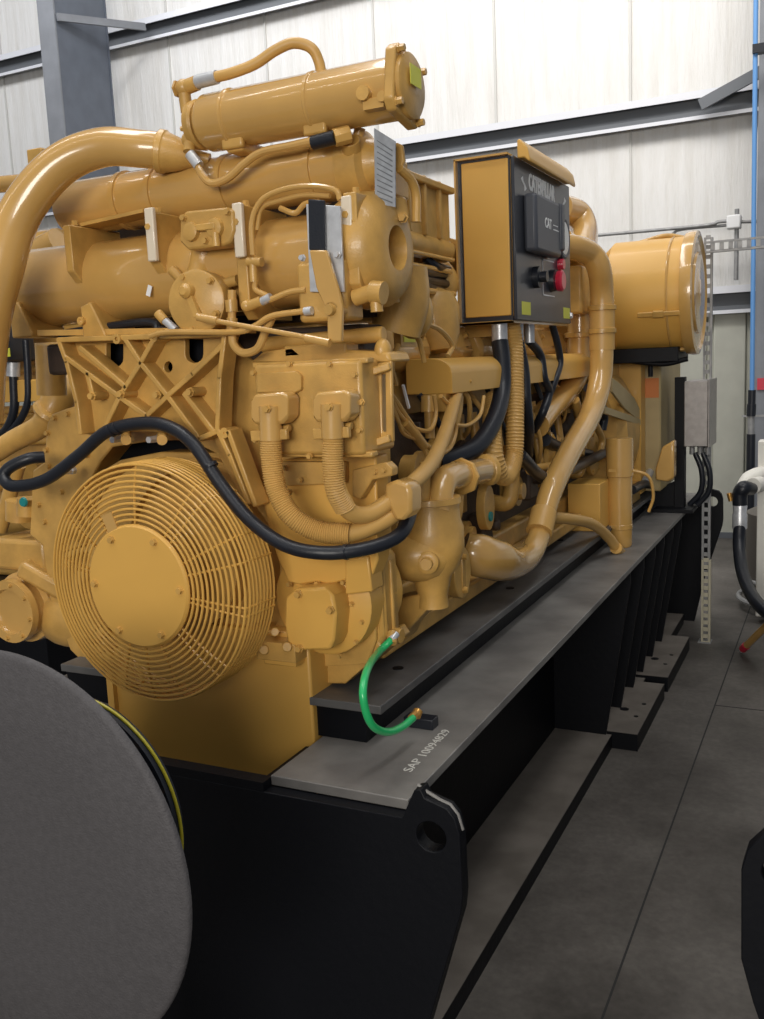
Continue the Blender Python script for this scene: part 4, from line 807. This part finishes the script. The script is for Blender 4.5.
# ================================================================== generator
gen = thing('electric_generator', (XC, 5.2, .9), 'boxy yellow generator housing behind the engine with an orange label', 'generator')
gxr = P(672, 400, Y=5.35).x
mk('generator_body', B().box(-1.75, gxr, 5.0, 5.65, .93, 1.70), YELG, gen, bevel=.01)
mk('generator_cowl', B().plate([[V((-1.75, 4.88, .93)), V((P(641, 400, Y=4.88).x, 4.88, .93)), V((P(641, 400, Y=4.88).x, 4.88, 1.55)), V((P(641, 400, Y=4.88).x, 4.88, 1.70)), V((-1.75, 4.88, 1.7))]], (0, .12, 0)), YELF, gen, bevel=.006)
mk('coupling_guard', B().cyl((XC, 4.87, 1.25), (XC, 5.0, 1.25), .36), YEL2, gen)
p = P(650, 388, Y=5.0); mk('orange_sticker', B().box(p.x - .045, p.x + .045, 4.995, 5.0, p.z - .05, p.z + .05), LBLO, gen, label='orange sticker')
q = [(612, 515), (616, 490), (640, 455), (672, 470), (672, 515)]
mk('generator_foot', B().plate([PP([(655, 480), (668, 482), (674, 478), (674, 440), (662, 447), (655, 470)], Y=4.86)], (0, .08, 0)), YEL, gen, bevel=.01)
mk('foot_box', B().box(-1.2, -.93, 4.6, 4.9, .9, 1.0), YEL2, gen, bevel=.01)
mk('terminal_cables', B().tube([P(632, 490, X=-.9), P(645, 484, X=-.9), P(660, 488, X=-.9), P(672, 486, X=-.88)], .022).tube([P(628, 500, X=-.95), P(645, 500, X=-.95), P(655, 512, X=-.9)], .02), RUB, gen)
mk('cable_plug', B().cyl(P(646, 480, X=-.9), P(650, 472, X=-.9), .02), STEEL, gen)
# ================================================================== stainless box on black post
Yp = 5.2
xA, xB_, xC = P(675, 440, Y=Yp).x, P(684, 440, Y=Yp).x, P(709, 410, Y=Yp).x
zA, zB_ = P(690, 381, Y=Yp).z, P(690, 446, Y=Yp).z
jb = thing('stainless_junction_box', ((xA + xC) / 2, Yp, ZR), 'stainless steel junction box on a black post at the rear of the rail', 'junction box')
mk('post', B().box(xA, xB_ + .005, Yp - .02, Yp + .05, ZR, P(680, 379, Y=Yp).z + .01).box(xA - .1, xB_ + .06, Yp - .1, Yp + .1, ZR, ZR + .02), BLK, jb, bevel=.002, label='black post')
mk('post_gusset', B().plate([[V((xA - .12, Yp, ZR + .02)), V((xA, Yp, ZR + .02)), V((xA, Yp, ZR + .16)), V((xA - .12, Yp, ZR + .1))]], (0, .01, 0)), BLK, jb)
mk('box_body', B().box(xB_ + .005, xC, Yp - .04, Yp + .26, zB_, zA), STL2, jb, bevel=.004, label='stainless steel box')
mk('box_lid', B().box(xC, xC + .008, Yp - .045, Yp + .265, zB_ - .006, zA + .006), STL2, jb, bevel=.002)
b = B()
for k in range(3): b.cyl((xB_ + .035 + .04 * k, Yp + .05, zB_ - .05), (xB_ + .035 + .04 * k, Yp + .05, zB_), .014)
mk('cable_gland', b, GAL, jb)
b = B()
for k in range(2):
    x = xB_ + .05 + .04 * k; b.tube([V((x, Yp + .05, zB_ - .04)), V((x + .035, Yp + .05, zB_ - .14)), V((x + .03, Yp + .06, zB_ - .25)), V((x - .03, Yp + .07, ZR + .02))], .015)
mk('cable', b, RUB, jb)
# ================================================================== perforated strut stand
sx = P(706, 600, Y=5.49).x; zt2 = P(707, 238, Y=5.49).z
fs = thing('perforated_strut_frame', (sx, 5.49, 0), 'perforated galvanised strut frame standing in the aisle beside the skid end', 'strut')
def strut(p, q, w=.04, pitch=.05, front=NY):
    """slotted channel: two rails joined by bridges, open slots between"""
    p, q = V(p), V(q); d = (q - p).normalized(); L = (q - p).length; side = d.cross(front).normalized(); g = B(); th = .004
    for s in (-1, 1):
        g.bar(p + side * s * (w / 2 - .006), q + side * s * (w / 2 - .006), .012, th, up=front)
        g.bar(p + side * s * (w / 2 - .002) - V(front) * .015, q + side * s * (w / 2 - .002) - V(front) * .015, .004, .03, up=front)
    n = int(L / pitch)
    for k in range(n + 1):
        a = p + d * (L * k / n); g.bar(a - d * .011, a + d * .011, w - .02, th, up=front)
    return g
mk('upright', strut((sx, 5.46, 0.0), (sx, 5.46, zt2), .045), GAL, fs)
mk('cross_strut', strut((sx - .02, 5.44, P(709, 247, Y=5.44).z), (sx + .75, 5.44, P(709, 247, Y=5.44).z), .06, .045), GAL, fs)
mk('lower_sleeve', strut((sx + .006, 5.435, 0.0), (sx + .006, 5.435, P(706, 560, Y=5.435).z), .05, .04), mat('cream_zinc_strut', (.50, .46, .34), .5), fs, label='cream lower sleeve')
mk('upright', strut((sx + .72, 5.46, 0.0), (sx + .72, 5.46, zt2), .045), GAL, fs)
mk('foot_plate', B().box(sx - .035, sx + .035, 5.42, 5.5, 0, .006), GAL, fs)
# ================================================================== right side: hose reel rig
Yh = 5.6
rig = thing('coolant_fill_rig', (P(764, 500, Y=6.0).x + .25, 6.0, 0), 'white pipework rig with tank at the right edge behind the black hose', 'fluid rig')
xx = P(757, 500, Y=5.9).x
mk('white_column', B().box(P(757.5, 480, Y=5.9).x, P(757.5, 480, Y=5.9).x + .18, 5.9, 6.02, 0.05, P(760, 441, Y=5.9).z), WHT, rig, bevel=.006)
mk('white_valve', B().tube([P(740, 489, Y=5.75), P(748, 480, Y=5.8), P(757, 476, Y=5.85), P(764, 474, Y=5.9)], [.03, .045, .05, .045], seg=18).cyl(P(753, 486, Y=5.7), P(760, 484, Y=5.8), .045), WHT, rig)
tx = P(745, 560, Y=6.3).x
mk('tank', B().lathe((tx + .28, 6.35, 0.12), UZ, [(0, .2), (.02, .28), (.5, .28), (.54, .2), (.54, 0)], 32), mat('dull_dark_tank', (.13, .115, .1), .4, metal=.3), rig)
mk('tank_ring', B().torus((tx + .28, 6.35, .2), UZ, .30, .016, 40, 8).torus((tx + .28, 6.35, .07), UZ, .32, .016, 40, 8), GAL, rig)
mk('tank_feet', B().cyl((tx + .1, 6.2, 0), (tx + .1, 6.2, .16), .02).cyl((tx + .45, 6.2, 0), (tx + .45, 6.2, .16), .02).cyl((tx + .28, 6.55, 0), (tx + .28, 6.55, .16), .02), GAL, rig)
bh = thing('black_delivery_hose', P(741, 500, Y=Yh), 'black rubber hose with silver ferrule drooping from the white pipework', 'hose')
mk('elbow', B().tube([P(752, 489, Y=5.68), P(744, 488, Y=Yh), P(740, 494, Y=Yh), P(740, 505, Y=Yh)], [.035, .042, .042, .04], seg=16), RUB, bh)
mk('ferrule', B().lathe(P(740, 504, Y=Yh), V((0, 0, -1)), [(0, .036), (.01, .040), (.05, .036), (.06, .041), (.14, .040), (.145, .034)], 20), STEEL, bh, label='silver ferrule')
mk('hose', B().tube([P(740, 522, Y=Yh), P(739, 545, Y=5.55), P(742, 570, Y=5.4), P(750, 592, Y=5.2), P(764, 610, Y=4.95), P(790, 628, Y=4.7)], .034, seg=16), RUB, bh)
mk('side_tee', B().cyl(P(728, 496, Y=Yh), P(738, 502, Y=Yh), .010).cyl(P(729, 493, Y=Yh), P(731, 501, Y=Yh), .014), BRASS, bh)
yw = thing('yellow_wand', P(741, 650, Z=0), 'yellow wand with red tip resting on the floor at the right', 'wand')
a0 = P(741, 651, Z=.012); a1 = P(770, 622, Y=5.0); d = (a1 - a0)
mk('handle', B().cyl(a0 + d * .22, a0 + d * 1.1, .020), YEL, yw); mk('red_tip', B().cyl(a0 + d * .08, a0 + d * .2, .022), RED, yw, label='red tip'); mk('nozzle', B().cyl(a0, a0 + d * .25, .010), STEEL, yw)
# ================================================================== foreground machine with round cover
fd = thing('round_machine_cover', (-1.18, 1.05, 0), 'large dark grey round cover of a machine in the near left foreground', 'machine cover')
fc = V((-1.183, 1.0, .890))
mk('cover_disc', B().lathe(fc, PY, [(-.004, 0), (-.004, .20), (-.001, .335), (.002, .342), (.006, .3445), (.010, .3445), (.014, .33)], 96), DISC, fd)
f2 = V((-1.1286, 1.10, .931))
mk('flange', B().lathe(f2 + V((0, -.012, 0)), PY, [(0, 0), (0, .2035), (.022, .2035), (.022, 0)], 96), RUB, fd)
mk('yellow_edge', B().torus(f2, PY, .2055, .0028, 96, 8), RIMY, fd, label='yellow edge ring')
bolts(fd, circ(f2 + V((0, -.012, 0)), PY, .185, 14, .1), NY, .005, .010, BRASS)
mk('drum', B().cyl(fc + V((0, .01, 0)), fc + V((0, .08, 0)), .22, seg=48), BLK, fd)
mk('pedestal', B().box(-1.38, -.98, 1.0, 1.22, 0, .03).box(-1.30, -1.06, 1.03, 1.09, .03, .70), BLK, fd, bevel=.004)
tag(mk('brown_cable', B().tube([P(183, 962, Z=.2), P(190, 995, Z=.1), P(205, 1025, Z=.02), P(215, 1060, Z=.012)], .008), mat('brown_rubber', (.08, .03, .02), .5)), 'thin brown cable hanging down beside the round grey cover', 'cable')
# ================================================================== neighbouring engine at the far left
ne = thing('neighbouring_engine', (-3.6, 3.6, 0), 'second yellow engine standing behind at the left edge, partly hidden', 'engine')
def NE(n, b, m=YEL2, **k): return mk(n, b, m, ne, **k)
Yn = 3.0
def N(x, y, d=0): return P(x, y, Y=Yn + d)
NE('engine_block', B().box(-4.3, N(32, 500).x, Yn + .25, 5.0, .7, 1.5), bevel=.02)
NE('base_rail', B().box(-4.3, N(32, 500).x, Yn, 5.2, 0, .7), BLK)
NE('cross_beam', B().box(N(-60, 395).x, N(48, 395).x, Yn, Yn + .08, N(20, 402).z, N(20, 380).z), YELF, bevel=.004)
NE('rocker_box', B().box(-4.3, N(60, 395).x, Yn + .3, 4.6, 1.55, 1.95), bevel=.02)
b = B()
for y in (408, 418, 428, 440, 346, 356, 368): b.cyl(N(-40, y + 4, .2), N(60, y, .2), .018)
NE('pipe_bank', b)
NE('upper_pipe', B().cyl(N(-60, 190, .1), N(70, 178, .1), .035).cyl(N(-60, 212, .1), N(60, 200, .1), .02), YEL)
NE('upper_bracket', B().box(N(27, 160).x, N(42, 160).x, Yn, Yn + .1, N(35, 178).z, N(35, 148).z), YEL2, bevel=.006)
NE('lower_pipe', B().cyl(N(-30, 262, .1), N(60, 250, .1), .09).cyl(N(40, 250), N(58, 240), .05), YEL)
NE('cable', B().tube([N(13, 362), N(14, 385), N(14, 410), N(6, 430), N(-10, 442)], .02).tube([N(26, 340), N(28, 375), N(27, 405), N(14, 428), N(-8, 445)], .016).tube([N(5, 300), N(0, 330)], .02), RUB)
NE('cable_gland', B().cyl(N(13, 362), N(13, 376), .03), STEEL)
nb = NE('control_box', B().box(N(-70, 340).x, N(17, 340).x, Yn - .1, Yn + .1, N(10, 362).z, N(10, 260).z), BOXB, bevel=.01, label='black control box')
p = N(5, 352, -.1); mk('warning_sticker', B().box(p.x - .04, p.x + .03, Yn - .103, Yn - .1, p.z - .02, p.z + .015), LBLY, nb, label='yellow warning sticker')
NE('starter', B().cyl(N(-20, 520, .1), N(30, 512, .1), .08).cyl(N(-20, 480, .1), N(30, 475, .1), .06), YEL2)
# ================================================================== lights
def area(name, loc, rot, sx_, sy_, e, col=(1, 1, 1)):
    l = bpy.data.lights.new(name, 'AREA'); l.shape = 'RECTANGLE'; l.size = sx_; l.size_y = sy_; l.energy = e; l.color = col
    o = bpy.data.objects.new(name, l); C.objects.link(o); o.location = loc; o.rotation_euler = [math.radians(a) for a in rot]; return o
area('skylight', (-3.2, 3.0, 8.4), (0, 0, 0), 1.2, 7, 260, (1, .98, .95))
area('skylight', (1.6, 2.0, 8.4), (0, 0, 0), 1.0, 6, 150, (1, .98, .95))
area('wall_fill', (-.6, 5.3, 6.3), (62, 0, -4), 5.0, 1.0, 155, (1, .96, .91))  # added unseen fill aimed at the back wall to brighten it
area('wall_fill', (-6.6, 5.0, 7.0), (62, 0, 4), 5.0, 1.0, 165, (.96, .97, 1))  # second added fill, for the left part of the back wall
area('tube_lamp', (-1.5, -1.8, 5.6), (-28, 0, 0), 9.0, .16, 110, (1, .95, .88))
area('tube_lamp', (-1.5, .9, 6.4), (-8, 0, 0), 9.0, .12, 70, (1, .97, .92))
area('front_fill', (.6, -5.0, 2.7), (-88, 0, 180), 3.6, 1.8, 1, (1, .95, .87))  # added unseen fill behind the camera to brighten the engine front
bpy.data.objects['front_fill'].rotation_euler = (math.radians(88), 0, math.radians(8)); bpy.data.lights['front_fill'].energy = 300
w = bpy.data.worlds.new('world'); SC.world = w; w.use_nodes = True
w.node_tree.nodes['Background'].inputs[0].default_value = (.80, .88, 1, 1); w.node_tree.nodes['Background'].inputs[1].default_value = .2
SC.view_settings.view_transform = 'Standard'; SC.view_settings.look = 'None'; SC.view_settings.gamma = 1; SC.view_settings.exposure = 0; SC.view_settings.use_curve_mapping = False
